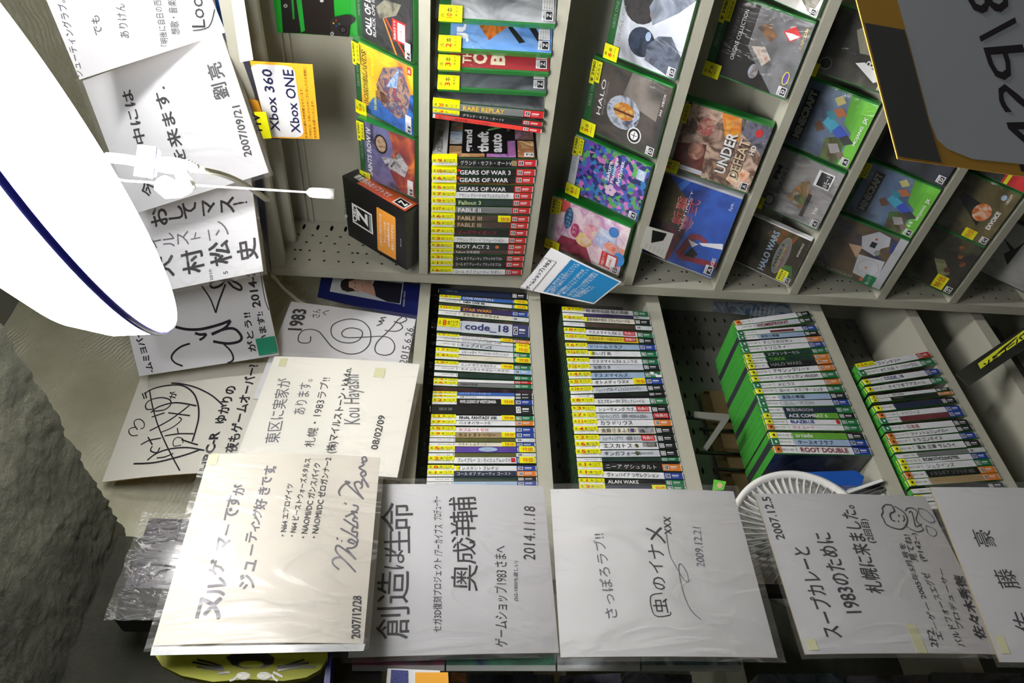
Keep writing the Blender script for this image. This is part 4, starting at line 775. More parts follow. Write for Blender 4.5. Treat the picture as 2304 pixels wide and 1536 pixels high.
row('L', -1.066, -1.03, (1950, 836, 2062, 1100), (2105, 797, 2285, 1090), L4, '%s from the corner, lowest wall-side row', 'green-topped cases in the lowest wall-side row')
GTA = [('r', 0, 0, 1, 1, BLK), ('r', 0, .86, 1, 1, TW), ('r', .02, .5, .3, .84, ART([(150, 90, 60), (210, 170, 120), (90, 60, 50)], 30, 1)), ('r', .02, .2, .45, .48, ART([(70, 60, 140), (200, 130, 190), (60, 110, 180)], 30, 2)), ('r', .48, .02, .98, .2, ART([(190, 150, 190), (120, 90, 80), (220, 200, 200)], 26, 3)),
       ('r', .02, .02, .45, .18, ART([(220, 190, 130), (180, 110, 80), (240, 220, 160)], 30, 4)), ('r', .7, .25, .98, .84, ART([(200, 210, 190), (90, 110, 90), (170, 90, 60)], 30, 6)), ('r', .34, .5, .68, .84, ART([(120, 150, 190), (220, 230, 240), (190, 150, 110)], 30, 7)),
       ('r', .1, .28, .92, .72, BLK), ('t', 'grand', .13, .60, .6, .10, TW, .04), ('t', 'theft', .13, .46, .55, .11, TW, .04), ('t', 'auto', .13, .33, .5, .10, TW, .04), ('t', 'V', .7, .33, .18, .14, M((120, 190, 120), .4), .04), ('t', 'XBOX 360', .1, .91, .6, .05, GREYT), ('r', .03, .03, .13, .12, TW), ('t', 'Z', .05, .04, .06, .06, BLK)]
R2 = [(609, 612, 0, C(body='white', title='コール オブ デューティ モダン', rate='r', digit=6)), (592, 595, 0, C(body='black', title='コール オブ デューティ ブラックオプスII', tc=WT, rate='r', digit=1)), (580, 581.5, 0, C(body='black', title='コール オブ デューティ ブラックオプスII', tc=WT, rate='r', digit=3)), (565, 567, .010, C(body='brown', title='Fallout 日本語版', tc=WT, rate='r', digit=1)),
 (552, 556, 0, C(body='black', title='RIOT ACT 2', tc=WT, rate='r', digit=2, accent=[('e', .5, .3, .3, .02, RC['o'])])), (537, 541, 0, C(body='white', title='アサシン クリード リベレーション', rate='r', digit=3)), (520, 524, 0, C(body='black', title='ダークサイダーズ', tc=M((190, 40, 46), .4), rate='r', digit=7)), (503, 508, 0, C(body='brown', title='FABLE III', tc=M((200, 180, 140), .4), rate='r', digit=5)),
 (488, 493, 0, C(body='brown', title='FABLE III', tc=M((210, 190, 150), .4), rate='r', digit=6, sale=2)), (470, 474, 0, C(body='grey', title='FABLE II', tc=WT, rate='r', digit=17)), (454, 457, 0, C(body='darkgreen', title='Fallout 3', tc=M((200, 220, 160), .4), rate='r', digit=9)), (437.5, 441, 0, C(body='white', title='アサシン クリード I+II ウェルカムパック', rate='r', digit=7)),
 (423, 425.5, 0, C(body='black', title='GEARS OF WAR', tc=WT, rate='r', digit=5, front=art([(60, 40, 20), (190, 120, 40), (110, 60, 30)], 30, 3))), (403, 405, 0, C(body='black', title='GEARS OF WAR', tc=WT, rate='r', digit=6, accent=[('e', .8, .74, .2, .02, RC['r'])])), (386, 388, 0, C(body='black', title='GEARS OF WAR 3', tc=WT, rate='r', digit=10, accent=[('e', .8, .74, .2, .02, RC['r'])])),
 (364, 367, 0, C(body='black', title='グランド・セフト・オートV', tc=WT, rate='r', digit=9, front=GTA, accent=[('r', .1, .19, .9, .24, cm('tan'))]))]
row('R', 1.135, -.138, (973, 610, 974, 365), (1175, 610, 1207, 367), R2, '%s from the left end, corner rack', 'red-banded cases in the corner rack')
R2b = [(261, 294, .012, C(body='red', title='Z指定ソフトは18歳未満は購入もプレイもできません', rate='r', head=.02, shell=SHD, wrap=False)), (251, 279, .012, C(body='black', title='グランド・セフト・オートV', tc=WT, rate='r', digit=3, headm=GREYT)), (238, 258, .013, C(body='grey', title='RARE REPLAY', tc=M((240, 200, 60), .4), rate='r', digit=20, headm=GREYT, front=art([(70, 74, 80), (120, 124, 130), (60, 60, 64)], 16, 3)))]
row('R', 1.128, -.138, (988, 262, 1003, 240), (1208, 296, 1212, 258), R2b, '%s of the leaning trio in the corner rack', 'leaning cases in the corner rack')

CG = M((34, 128, 50), .28, .08, 20, coat=.5, key='cg')
def facing_case(o, x, z, w, h, label, shapes, t=.012, name='game_case', cat='game case', shell=None, group=None, digit=None, price=None, hdr='XBOX ONE', hm=None, rate=None, wrap=.5, rm=None):
    x = x.normalized(); z = (z - x * z.dot(x)).normalized(); y = z.cross(x); o = o + Vector((0, 0, .0012 + max(0, -y.z) * t))
    X = Matrix(((x.x, y.x, z.x, o.x), (x.y, y.y, z.y, o.y), (x.z, y.z, z.z, o.z), (0, 0, 0, 1)))
    r = thing(name, label, cat, X, group); fr = lambda a, e, b: (a, -e, b)
    mb = MB(); sh_ = shell or CG; mb.box((0, 0, 0), (w, t, h), sh_); mb.box((.002, -.0006, .002), (w - .002, 0, h - .002), sh_); mb.build('case_shell', r)
    mb = MB(); L = []
    if hdr: L = [('r', .02, .90, .98, 1, hm or DGREEN), ('t', hdr, .34, .93, .34, .04, GREYT, 0)]
    body = [('m',)]; place(mb, L, w, h, fr, .0008); sc = (1, .9 if hdr else 1)
    def tr(s):
        q = sc[1]
        if s[0] in ('r',): return (s[0], .02 + s[1] * .96, s[2] * q, .02 + s[3] * .96, s[4] * q, s[5])
        if s[0] == 'e': return (s[0], .02 + s[1] * .96, s[2] * q, s[3] * .96, s[4] * q, s[5])
        if s[0] == 'p': return (s[0], [(.02 + a * .96, b * q) for a, b in s[1]], s[2])
        return (s[0], s[1], .02 + s[2] * .96, s[3] * q, s[4] * .96, s[5] * q) + tuple(s[6:])
    place(mb, [tr(s) for s in shapes], w, h, fr, .0010)
    if rate: place(mb, [('r', .045, .02, .16, .12, TW), ('r', .055, .03, .15, .085, RC['k']), ('t', rate, .08, .038, .05, .04, TW, .03), ('t', '18歳以上', .05, .092, .10, .02, RC['k'], 0)] + ([('r', .17, .02, .30, .12, TW)] + [('t', '暴力シーンあり', .18, .028 + .022 * k, .11, .014, RC['k'], 0) for k in range(4)] if rate == 'Z' else []), w, h, fr, .0030)
    mb.build('cover_insert', r)
    if digit is not None:
        mb = MB(); mb.box((-.006, -.0056, h * .80), (w * .15, -.0050, h * 1.0), YEL); place(mb, [('t', '再', .0, .95, .05, .03, BLK), ('t', str(digit), .0, .885, .05, .05, RED), ('t', '本', .06, .885, .06, .05, BLK), ('t', '入荷しました', .0, .84, .13, .02, BLK, 0)], w, h, fr, .0056); mb.build('stock_sticker', r)
    if price:
        mb = MB(); mb.box((w * .66, -.0056, h * .93), (w * .97, -.0050, h * .995), YEL); mb.box((w * .70, -.0056, h * .865), (w * .97, -.0050, h * .925), YEL); place(mb, [('t', '¥ ' + price, .69, .945, .26, .035, BLK), ('t', '新品見本', .73, .875, .22, .035, BLK)], w, h, fr, .0056); mb.build('price_sticker', r)
    if wrap:
        mb = MB(); n = 10; vs = []
        for j in range(n + 1):
            for i in range(n + 1): vs.append((-.002 + (w + .004) * i / n, -.0066 - random.uniform(0, .0008) - (.001 if 0 < i < n else -.003), -.001 + (h + .006) * j / n))
        mb.add(vs, [(j * (n + 1) + i, j * (n + 1) + i + 1, (j + 1) * (n + 1) + i + 1, (j + 1) * (n + 1) + i) for j in range(n) for i in range(n)], FILM(wrap, 30, .02, .6), None, True); mb.build('clear_wrap', r)
    return r
def shelf_case(bl, br, tl, label, shapes, z=None, **k):
    Yp = 1.141; a = onY(*bl, Yp); b = onY(*br, Yp); rr = ray(*tl); T = rr * (a.x / rr.x) + EYE
    if z is not None: dz = H + z - a.z; a.z = b.z = H + z
    return facing_case(a, Vector((b.x - a.x, 0, 0)), Vector((0, T.y - a.y, T.z - a.z)), (b - a).length, (T - a).length, label, shapes, group=None, **k)
def col(*c): return M(c, .38, .05, 30, coat=.4, key='c')
BD_ = ART([(24, 26, 30), (60, 62, 66), (20, 20, 24)], 24, 1)
def mix(n, cols, seed, s=26, kind='noise'): return ART(cols, s, seed, kind)
badge_ = lambda u, v, s=1: [('r', u, v, u + .34 * s, v + .26 * s, col(206, 36, 36)), ('t', '特典付きです', u + .02, v + .19 * s, .30 * s, .05 * s, TW), ('r', u + .03, v + .02, u + .31 * s, v + .16 * s, TW), ('t', '早期購入', u + .06, v + .07, .2 * s, .04, RED, 0)]
shelf_case((942, 145), (943, -8), (818, 82), 'black cover with orange lines and red bonus badge, top rack row above the yellow cover', [('r', 0, 0, 1, 1, BD_), ('t', 'CALL OF DUTY', .10, .80, .86, .13, TW, .03), ('t', 'BLACK OPS III', .12, .72, .6, .06, TW, .0), ('p', [(.0, .30), (.5, .55), (.5, .58), (0, .34)], RC['o']), ('p', [(0, .12), (.62, .62), (.64, .60), (0, .08)], col(210, 70, 30)), ('p', [(.45, .62), (.6, .70), (.78, .52), (.82, .2), (.62, .3)], mix(0, [(60, 60, 56), (140, 138, 120), (40, 40, 40)], 4))] + badge_(.22, .12), z=.077, rate='Z', digit=None)
shelf_case((941, 310), (943, 150), (816, 243), 'orange-yellow and blue illustrated cover in the top rack row', [('r', 0, 0, 1, 1, mix(0, [(236, 120, 40), (240, 200, 50), (210, 220, 70)], 2, 14)), ('p', [(0, 0), (.62, 0), (.50, .35), (.30, .75), (0, .98)], mix(0, [(24, 50, 130), (60, 120, 210), (30, 40, 90)], 3, 22)),
 ('p', [(.15, .3), (.25, .62), (.5, .7), (.8, .55), (.95, .2), (.6, .05), (.25, .12)], mix(0, [(70, 50, 44), (190, 150, 120), (60, 90, 130), (200, 60, 40)], 5, 60)), ('e', .36, .60, .08, .13, mix(0, [(190, 140, 100), (120, 80, 60), (60, 40, 30)], 6, 50)), ('p', [(.55, .5), (.6, .3), (.9, .25), (.7, .4)], mix(0, [(220, 230, 240), (90, 140, 200), (240, 240, 240)], 7, 60)),
 ('t', 'BORDERLANDS', .12, .86, .80, .10, col(26, 22, 16), .06), ('t', 'BORDERLANDS', .12, .865, .80, .09, col(244, 196, 40), .0), ('t', 'THE HANDSOME', .1, .70, .3, .05, YEL), ('t', 'BORDERLANDS 2', .62, .72, .3, .05, YEL), ('r', .88, .03, .98, .10, RC['r']), ('t', '2K', .9, .045, .06, .04, TW)], z=.077, rate='Z', digit=5, price='6580')
shelf_case((940, 447), (941, 313), (822, 398), 'violet stormy-sky cover with a round black badge, partly behind the black box', [('r', 0, 0, 1, 1, mix(0, [(40, 36, 70), (120, 120, 170), (90, 70, 110)], 8, 18)), ('p', [(0, 0), (1, 0), (1, .5), (.7, .42), (.3, .5), (0, .3)], mix(0, [(230, 130, 50), (150, 60, 60), (90, 50, 60)], 9, 24)), ('t', 'SAINTS ROW IV', .08, .86, .84, .09, TW), ('e', .72, .66, .16, .13, BLK), ('e', .72, .66, .13, .10, mix(0, [(110, 60, 40), (200, 170, 140), (80, 30, 30)], 3, 60)),
 ('p', [(.3, .2), (.36, .55), (.5, .66), (.56, .4), (.7, .3), (.5, .12)], mix(0, [(30, 28, 34), (210, 210, 215), (60, 40, 60)], 5, 40))], z=.077, rate='Z', digit=3, price='5980')
# upper faces fanned out in the corner rack
def fan_case(px, py, phi, label, shapes, h=.182, ztop=None, **k):
    a = onY(px, py, 1.132); a.z = H - .138; x = Vector((math.cos(phi), math.sin(phi), 0))
    return facing_case(a, x, Vector((-.02, .05, 1)), .135, h, label, shapes, hdr='XBOX ONE', **k)
fan_case(1236, 210, 1.0, 'dark stormy grey cover, fourth of the fanned cases in the corner rack', [('r', 0, 0, 1, 1, mix(0, [(40, 42, 46), (100, 108, 116), (60, 62, 66)], 4, 14))], rate='Z', digit=3)
fan_case(1240, 166, .95, 'deep red cover with cream capitals, third of the fanned cases', [('r', 0, 0, 1, 1, col(168, 36, 48)), ('t', 'THE', .05, .78, .25, .09, col(238, 232, 200)), ('t', 'ORANGE', .05, .62, .85, .15, col(238, 232, 200), .04), ('t', 'BOX', .05, .44, .6, .15, col(238, 232, 200), .04), ('r', .3, 0, .36, .5, TW)], rate='Z', digit=3)
fan_case(1242, 124, .9, 'bright blue cover with orange flames, second of the fanned cases', [('r', 0, 0, 1, 1, mix(0, [(40, 100, 200), (130, 180, 240), (60, 130, 220)], 6, 8)), ('p', [(.12, .62), (.35, .75), (.62, .55), (.6, .3), (.4, .2), (.3, .45)], mix(0, [(60, 40, 40), (240, 140, 40), (200, 80, 30)], 7, 34)), ('p', [(.1, .32), (.3, .44), (.32, .4), (.12, .26)], BLK), ('p', [(.1, .12), (.4, .28), (.42, .22), (.1, .06)], BLK), ('t', 'JUST', .08, .82, .7, .12, TW, .05)], rate='Z', digit=2)
fan_case(1246, 58, .85, 'silvery glossy cover with metallic letters, topmost of the fanned cases', [('r', 0, 0, 1, 1, mix(0, [(110, 112, 116), (190, 194, 200), (84, 86, 90)], 8, 9)), ('r', .5, .0, .56, .8, TW), ('e', .7, .3, .2, .2, mix(0, [(140, 120, 80), (220, 220, 220), (80, 80, 80)], 1, 40)), ('e', .5, .62, .18, .12, mix(0, [(180, 170, 150), (240, 240, 240), (90, 90, 90)], 2, 30))], rate='Z', digit=10)
fan_case(1258, -12, .8, 'partly cut-off glossy cover at the upper edge of the corner rack', [('r', 0, 0, 1, 1, mix(0, [(90, 90, 94), (170, 172, 176), (60, 60, 64)], 3, 12))], rate='Z', digit=None)
HV = mix(0, [(44, 44, 48), (84, 76, 70), (20, 20, 22)], 12, 10)
shelf_case((1576, 0), (1622, -160), (1430, -70), 'pale cover at the upper edge of the second face-out row', [('r', 0, 0, 1, 1, mix(0, [(190, 194, 200), (230, 232, 236), (160, 164, 170)], 12, 10))], z=-.359, rate='D')
shelf_case((1529, 184), (1575, -2), (1372, 120), 'pale cover with two dark rounded shapes and a glowing orange patch', [('r', 0, 0, 1, 1, mix(0, [(150, 154, 164), (222, 228, 238), (180, 186, 198)], 1, 8)), ('e', .76, .72, .26, .26, mix(0, [(30, 28, 32), (60, 56, 60), (24, 24, 28)], 2, 30)), ('e', .70, .52, .08, .05, RC['o']), ('p', [(.55, .5), (.75, .6), (1, .5), (1, .0), (.8, .18)], mix(0, [(90, 100, 116), (150, 160, 176), (70, 76, 90)], 4, 20)), ('e', .30, .60, .19, .20, mix(0, [(24, 30, 44), (50, 64, 90), (16, 18, 26)], 3, 30)), ('e', .40, .52, .06, .04, cm('sky')),
 ('p', [(0, .05), (.1, .5), (.3, .5), (.45, .38), (.5, .2), (.3, .0), (0, 0)], mix(0, [(40, 46, 58), (100, 110, 130), (30, 32, 40)], 6, 26)), ('t', 'HALO 5', .2, .92, .6, .045, GREYT, 0), ('t', '343', .72, .06, .1, .03, TW)], z=-.359, rate='D', digit=6)
shelf_case((1481, 360), (1526, 196), (1318, 288), 'black cover with a golden glowing orb set in white-blue pieces', [('r', 0, 0, 1, 1, HV), ('p', [(.5, .1), (1, .1), (1, .55), (.62, .62)], mix(0, [(90, 84, 80), (140, 132, 126), (70, 66, 64)], 3, 9)), ('e', .44, .56, .23, .24, mix(0, [(30, 30, 40), (190, 200, 220), (60, 66, 90)], 5, 40)), ('e', .46, .55, .12, .15, mix(0, [(250, 200, 60), (190, 110, 20), (250, 230, 140)], 6, 30)), ('r', .43, .40, .46, .7, col(90, 50, 16)), ('e', .20, .34, .115, .10, TW), ('e', .20, .34, .10, .085, BLK), ('e', .20, .34, .065, .055, TW), ('r', .15, .335, .25, .345, BLK), ('r', .195, .30, .205, .38, BLK),
 ('t', 'HALO', .28, .87, .5, .06, TW, 0), ('t', 'MASTER CHIEF COLLECTION', .3, .83, .46, .022, GREYT, 0), ('t', '343  XBOX', .6, .05, .3, .03, TW, 0)], z=-.359, rate='D', digit=5, price='2980')
FLW = mix(0, [(26, 40, 120), (60, 90, 190), (120, 60, 170), (40, 130, 190), (210, 120, 190), (90, 170, 90), (30, 40, 100), (70, 120, 220)], 2, 120, 'voronoi')
shelf_case((1439, 500), (1478, 375), (1284, 425), 'blue and violet confetti-patterned cover with a pale pink flower', [('r', 0, 0, 1, 1, FLW), ('t', 'Sakura', .46, .52, .36, .06, TW), ('t', 'Flamingo', .46, .44, .46, .06, TW), ('t', 'Archives.', .46, .36, .46, .06, TW)] + [('e', .33 + .06 * math.cos(k * 1.2566), .47 + .05 * math.sin(k * 1.2566), .045, .04, col(232, 200, 226)) for k in range(5)] + [('r', .72, .04, .9, .16, cm('sky')), ('t', 'KLON', .74, .06, .14, .07, TW)], z=-.359, rate='A', digit=6, price='5980', hdr='XBOX 360', hm=cm('silver'))
shelf_case((1402, 622), (1438, 512), (1244, 548), 'pink and white illustrated cover with a blue title and red badge', [('r', 0, 0, 1, 1, mix(0, [(238, 200, 220), (250, 236, 240), (214, 150, 200), (246, 240, 250)], 3, 20)), ('p', [(.75, 1), (.8, .82), (1, .86), (1, 1)], col(226, 90, 80)), ('p', [(0, .98), (0, .4), (.35, .55), (.3, .9)], mix(0, [(60, 20, 40), (170, 50, 80), (30, 16, 24)], 4, 26)), ('e', .40, .58, .14, .12, mix(0, [(240, 210, 120), (250, 230, 180), (230, 180, 90)], 3, 40)), ('e', .62, .47, .15, .13, mix(0, [(240, 150, 170), (250, 200, 210), (220, 110, 140)], 5, 40)), ('e', .40, .54, .07, .06, col(250, 226, 206)), ('e', .60, .43, .07, .06, col(250, 226, 206)),
 ('p', [(.3, .1), (.45, .45), (.8, .4), (.75, .15)], mix(0, [(236, 240, 250), (180, 200, 240), (250, 250, 252)], 6, 30)), ('p', [(.3, .0), (.45, .3), (.6, .25), (.55, .0)], mix(0, [(230, 110, 60), (250, 180, 160), (70, 140, 210)], 7, 40)), ('e', .32, .05, .14, .08, col(70, 150, 226)), ('e', .80, .2, .1, .07, col(60, 130, 200)), ('e', .70, .84, .22, .06, col(20, 90, 130)), ('t', 'ぷよきゅん', .5, .80, .4, .07, cm('sky'), .04), ('e', .52, .72, .14, .06, col(190, 60, 110)), ('t', 'ラブ', .44, .70, .16, .06, TW, .04)] + badge_(.06, .06, .9), z=-.359, rate='D', digit=3, price='8400', hdr='XBOX 360', hm=cm('silver'), t=.028)
# third face-out row
shelf_case((1838, 44), (1868, -90), (1702, -20), 'white cover with a faint skull-grey figure at the upper frame edge, third face-out row', [('r', 0, 0, 1, 1, mix(0, [(210, 208, 204), (236, 234, 232), (180, 150, 130)], 2, 10)), ('p', [(0, .1), (.4, .5), (.8, .3), (.5, .0)], mix(0, [(150, 140, 120), (90, 100, 84), (200, 190, 180)], 5, 20))], z=-.558, rate='D')
shelf_case((1767, 226), (1838, 50), (1594, 158), 'black and smoky grey cover with a red-white diamond symbol', [('r', 0, 0, 1, 1, mix(0, [(70, 70, 74), (126, 128, 134), (90, 88, 88)], 4, 9)), ('r', 0, .66, 1, 1, BLK), ('p', [(0, .2), (.0, .7), (.5, .68), (.3, .5)], BLK), ('t', 'ORIGINS COLLECTION', .25, .78, .66, .05, TW, 0), ('t', 'biohazard', .3, .86, .6, .06, col(70, 70, 72), 0), ('p', [(.3, .42), (.5, .62), (.55, .46), (.42, .34)], mix(0, [(180, 110, 90), (220, 210, 200), (90, 60, 50)], 3, 40)), ('p', [(.62, .42), (.75, .62), (.85, .5), (.72, .36)], mix(0, [(170, 120, 60), (120, 90, 70), (60, 50, 50)], 5, 40)), ('e', .2, .5, .1, .06, mix(0, [(190, 200, 220), (120, 110, 110), (230, 230, 240)], 6, 30)),
 ('p', [(.70, .20), (.80, .31), (.91, .20), (.81, .09)], RC['r']), ('p', [(.72, .20), (.80, .29), (.81, .20), (.80, .11)], TW), ('t', 'CAPCOM', .66, .04, .26, .035, col(220, 200, 120)), ('e', .26, .09, .09, .04, YEL), ('e', .26, .09, .08, .03, cm('purple'))], z=-.558, rate='D', digit=7, price='5980')
shelf_case((1690, 437), (1749, 285), (1500, 372), 'brown, yellow and orange explosive cover above the large blue box', [('r', 0, 0, 1, 1, mix(0, [(190, 150, 120), (90, 66, 56), (220, 190, 170), (60, 50, 50)], 3, 20)), ('p', [(.6, .45), (1, .6), (1, .36), (.7, .3)], mix(0, [(240, 190, 40), (230, 130, 40), (250, 220, 100)], 6, 20)), ('p', [(0, 1), (0, .6), (.5, .65), (.4, 1)], mix(0, [(60, 34, 30), (120, 50, 50), (30, 20, 20)], 4, 26)), ('e', .74, .72, .13, .10, mix(0, [(190, 150, 130), (170, 70, 70), (220, 210, 200)], 5, 40)), ('e', .36, .75, .13, .10, mix(0, [(210, 170, 150), (150, 90, 70), (230, 220, 210)], 7, 40)), ('p', [(0, .1), (.1, .3), (.35, .28), (.3, .05)], mix(0, [(250, 200, 120), (255, 250, 230), (230, 120, 40)], 8, 20)), ('p', [(.6, .0), (.8, .3), (1, .3), (1, 0)], mix(0, [(60, 60, 80), (110, 110, 130), (40, 40, 50)], 8, 30)),
 ('t', 'UNDER', .16, .33, .62, .14, BLK, .08), ('t', 'UNDER', .16, .335, .62, .13, TW, .03), ('t', 'DEFEAT', .14, .17, .6, .13, col(60, 30, 20), .08), ('t', 'DEFEAT', .14, .175, .6, .12, col(210, 190, 160), .02), ('t', 'HD', .56, .09, .14, .06, TW), ('e', .88, .12, .06, .04, RC['r']), ('r', .03, .6, .1, .9, cm('silver'))], z=-.558, rate='A', digit=3, price='5980', hdr='XBOX 360', hm=cm('silver'), wrap=1.0, t=.02)
shelf_case((1617, 628), (1686, 445), (1452, 566), 'large blue boxed edition with dark red limbs and white-red brush strokes', [('r', 0, 0, 1, 1, mix(0, [(24, 60, 150), (40, 96, 200), (20, 44, 120)], 2, 9)), ('p', [(.7, .8), (1, .62), (1, .7), (.75, .9)], col(60, 110, 200)), ('p', [(.45, 1), (.4, .5), (.8, .6), (1, .9), (1, 1)], mix(0, [(30, 24, 40), (80, 70, 40), (60, 24, 40)], 4, 16)), ('p', [(0, .86), (.0, .6), (.4, .5), (.5, 1), (.1, 1)], mix(0, [(40, 20, 40), (110, 30, 50), (40, 30, 70)], 5, 16)), ('p', [(.08, .46), (.13, .0), (.2, .0), (.16, .44), (.38, .36), (.40, .30), (.36, .22), (.42, .2), (.46, .34), (.42, .44), (.14, .54)], mix(0, [(120, 24, 50), (150, 40, 60), (90, 20, 44)], 6, 20)),
 ('p', [(.36, .30), (.45, .02), (.38, .0), (.34, .25)], TW), ('p', [(.28, .36), (.36, .44), (.34, .30)], TW), ('p', [(.15, .42), (.28, .36), (.22, .26), (.16, .30)], BLK), ('t', '斬撃', .48, .58, .34, .13, TW, .06), ('t', '斬撃', .48, .585, .34, .12, col(200, 40, 50), .0), ('t', '零式', .44, .44, .40, .13, TW, .06), ('t', '零式', .44, .445, .40, .12, col(180, 30, 40), .0), ('t', 'INSTINCT', .42, .56, .5, .025, TW, 0), ('t', '5pb.', .84, .06, .1, .04, TW, 0), ('t', 'AGES', .12, .03, .13, .045, TW)], z=-.558, rate='A', hdr=None, t=.03, shell=col(186, 190, 196), wrap=.3, name='boxed_edition', cat='game box')
# fourth to seventh face-out rows
shelf_case((1984, 214), (2040, 60), (1812, 152), 'dark cover with tattered grey figure and wide-spaced pale letters, beside the hanging sign', [('r', 0, 0, 1, 1, mix(0, [(26, 26, 24), (70, 70, 62), (130, 128, 112)], 6, 10)), ('p', [(.5, .05), (.45, .5), (.75, .65), (1, .4), (1, .0)], mix(0, [(120, 118, 100), (150, 148, 130), (96, 94, 80)], 7, 12)), ('t', 'R Y S E', .30, .28, .66, .10, TW, 0), ('t', 'SON OF ROME', .30, .22, .56, .04, GREYT, 0), ('e', .16, .84, .10, .08, GREYT), ('e', .16, .84, .08, .065, BLK), ('p', [(.1, .2), (.3, .5), (.35, .4), (.2, .1)], TW)], z=-.727, rate='Z', digit=4, price='4980')
def blocks(sd): return [('r', 0, 0, 1, 1, mix(0, [(70, 96, 140), (110, 130, 160), (60, 70, 90)], sd, 10)), ('r', 0, .0, 1, .16, col(110, 190, 60)), ('p', [(.5, .16), (.6, .3), (1, .36), (1, .16)], col(96, 176, 56)), ('p', [(0, .16), (0, .4), (.3, .45), (.45, .2)], mix(0, [(80, 120, 60), (90, 70, 54), (110, 150, 70)], sd + 1, 20)),
 ('p', [(.40, .40), (.50, .56), (.62, .52), (.55, .34)], col(70, 170, 200)), ('p', [(.36, .30), (.44, .40), (.56, .34), (.46, .18)], col(60, 90, 200)), ('p', [(.30, .18), (.38, .28), (.46, .20), (.38, .08)], col(56, 60, 66)), ('p', [(.58, .48), (.66, .58), (.72, .50), (.64, .40)], col(60, 140, 160)), ('p', [(.64, .40), (.72, .50), (.80, .40), (.72, .30)], col(184, 110, 70)), ('p', [(.34, .58), (.44, .66), (.52, .60), (.42, .50)], col(110, 74, 54)), ('p', [(.8, .46), (.88, .54), (.96, .46), (.88, .38)], col(200, 190, 120)),
 ('p', [(.12, .30), (.24, .38), (.30, .26), (.18, .18)], col(170, 166, 168)), ('p', [(.08, .18), (.17, .24), (.20, .16), (.12, .10)], col(130, 110, 100)), ('r', .12, .74, .9, .88, BLK), ('t', 'MINECRAFT', .14, .765, .74, .10, col(150, 150, 150), .05), ('t', 'MOJANG', .36, .04, .3, .05, TW, .02), ('t', 'JX', .70, .035, .1, .06, TW, .04)]
shelf_case((1916, 383), (1989, 236), (1748, 310), 'blocky multicoloured cover with a bright green strip, above the crinkled silver one', blocks(3), z=-.727, rate='A', digit=None, price='1980')
shelf_case((1846, 520), (1912, 390), (1697, 450), 'crinkle-wrapped silver-grey cover with an orange streak and key badge', [('r', 0, 0, 1, 1, mix(0, [(120, 116, 116), (160, 158, 160), (90, 88, 90)], 3, 12)), ('p', [(.2, .35), (.3, .62), (.62, .5), (.7, .4), (.5, .3)], mix(0, [(200, 120, 50), (120, 100, 60), (170, 160, 150)], 4, 30)), ('e', .36, .42, .07, .10, mix(0, [(120, 100, 60), (90, 120, 60), (60, 50, 40)], 5, 40)), ('r', .1, .28, .5, .34, col(60, 56, 60)), ('t', 'FORZA 5', .30, .74, .45, .06, TK, .0), ('t', 'FM', .5, .84, .24, .07, TK, .04), ('e', .14, .84, .10, .08, TK), ('e', .14, .84, .08, .065, GREYT), ('r', .66, .10, .92, .34, TW), ('r', .68, .12, .90, .30, TK), ('t', '10モード', .69, .14, .2, .07, TW, 0), ('t', 'T10', .22, .12, .12, .05, TW)], z=-.727, rate='A', digit=2, price='3980', wrap=1.4)
shelf_case((1790, 645), (1838, 541), (1650, 582), 'dark cover with a grey oval badge and yellow price sticker at its foot', [('r', 0, 0, 1, 1, mix(0, [(24, 24, 26), (70, 60, 44), (40, 50, 36)], 5, 12)), ('p', [(.6, .3), (.8, .7), (1, .6), (1, .2)], mix(0, [(190, 80, 40), (110, 90, 50), (60, 50, 40)], 6, 26)), ('p', [(0, .2), (.3, .34), (.4, .1), (.1, 0)], mix(0, [(60, 100, 50), (80, 130, 70), (30, 40, 30)], 7, 20)), ('t', 'HALO WARS', .06, .50, .85, .11, cm('sky'), .02), ('e', .50, .33, .40, .11, GREYT), ('e', .50, .33, .38, .10, cm('grey')), ('t', 'HALO 3', .24, .36, .5, .04, TK), ('t', 'マルチプレイヤー', .22, .31, .54, .035, YEL, 0), ('t', '早期アクセス権付き', .24, .27, .5, .03, RED, 0), ('t', 'ENSEMBLE', .62, .08, .28, .03, TW, 0), ('r', .02, .10, .26, .26, YEL), ('t', '¥3024', .04, .19, .2, .045, BLK), ('t', '新品見本', .04, .13, .2, .04, BLK)], z=-.727, rate='C', hdr='XBOX 360', hm=cm('black'), shell=TW)
shelf_case((2130, 422), (2200, 278), (1976, 352), 'black cover mostly hidden beneath the hanging sign, small rating mark visible', [('r', 0, 0, 1, 1, mix(0, [(22, 24, 34), (46, 50, 66), (16, 16, 20)], 5, 9))], z=-.928, rate='D', shell=SHD, hdr=None)
shelf_case((2056, 538), (2128, 426), (1896, 468), 'dim blocky multicoloured cover with a green lower strip, below the hanging sign corner', blocks(8) + [('t', '14', .20, .09, .1, .05, TW)], z=-.928, rate='A', price='1980')
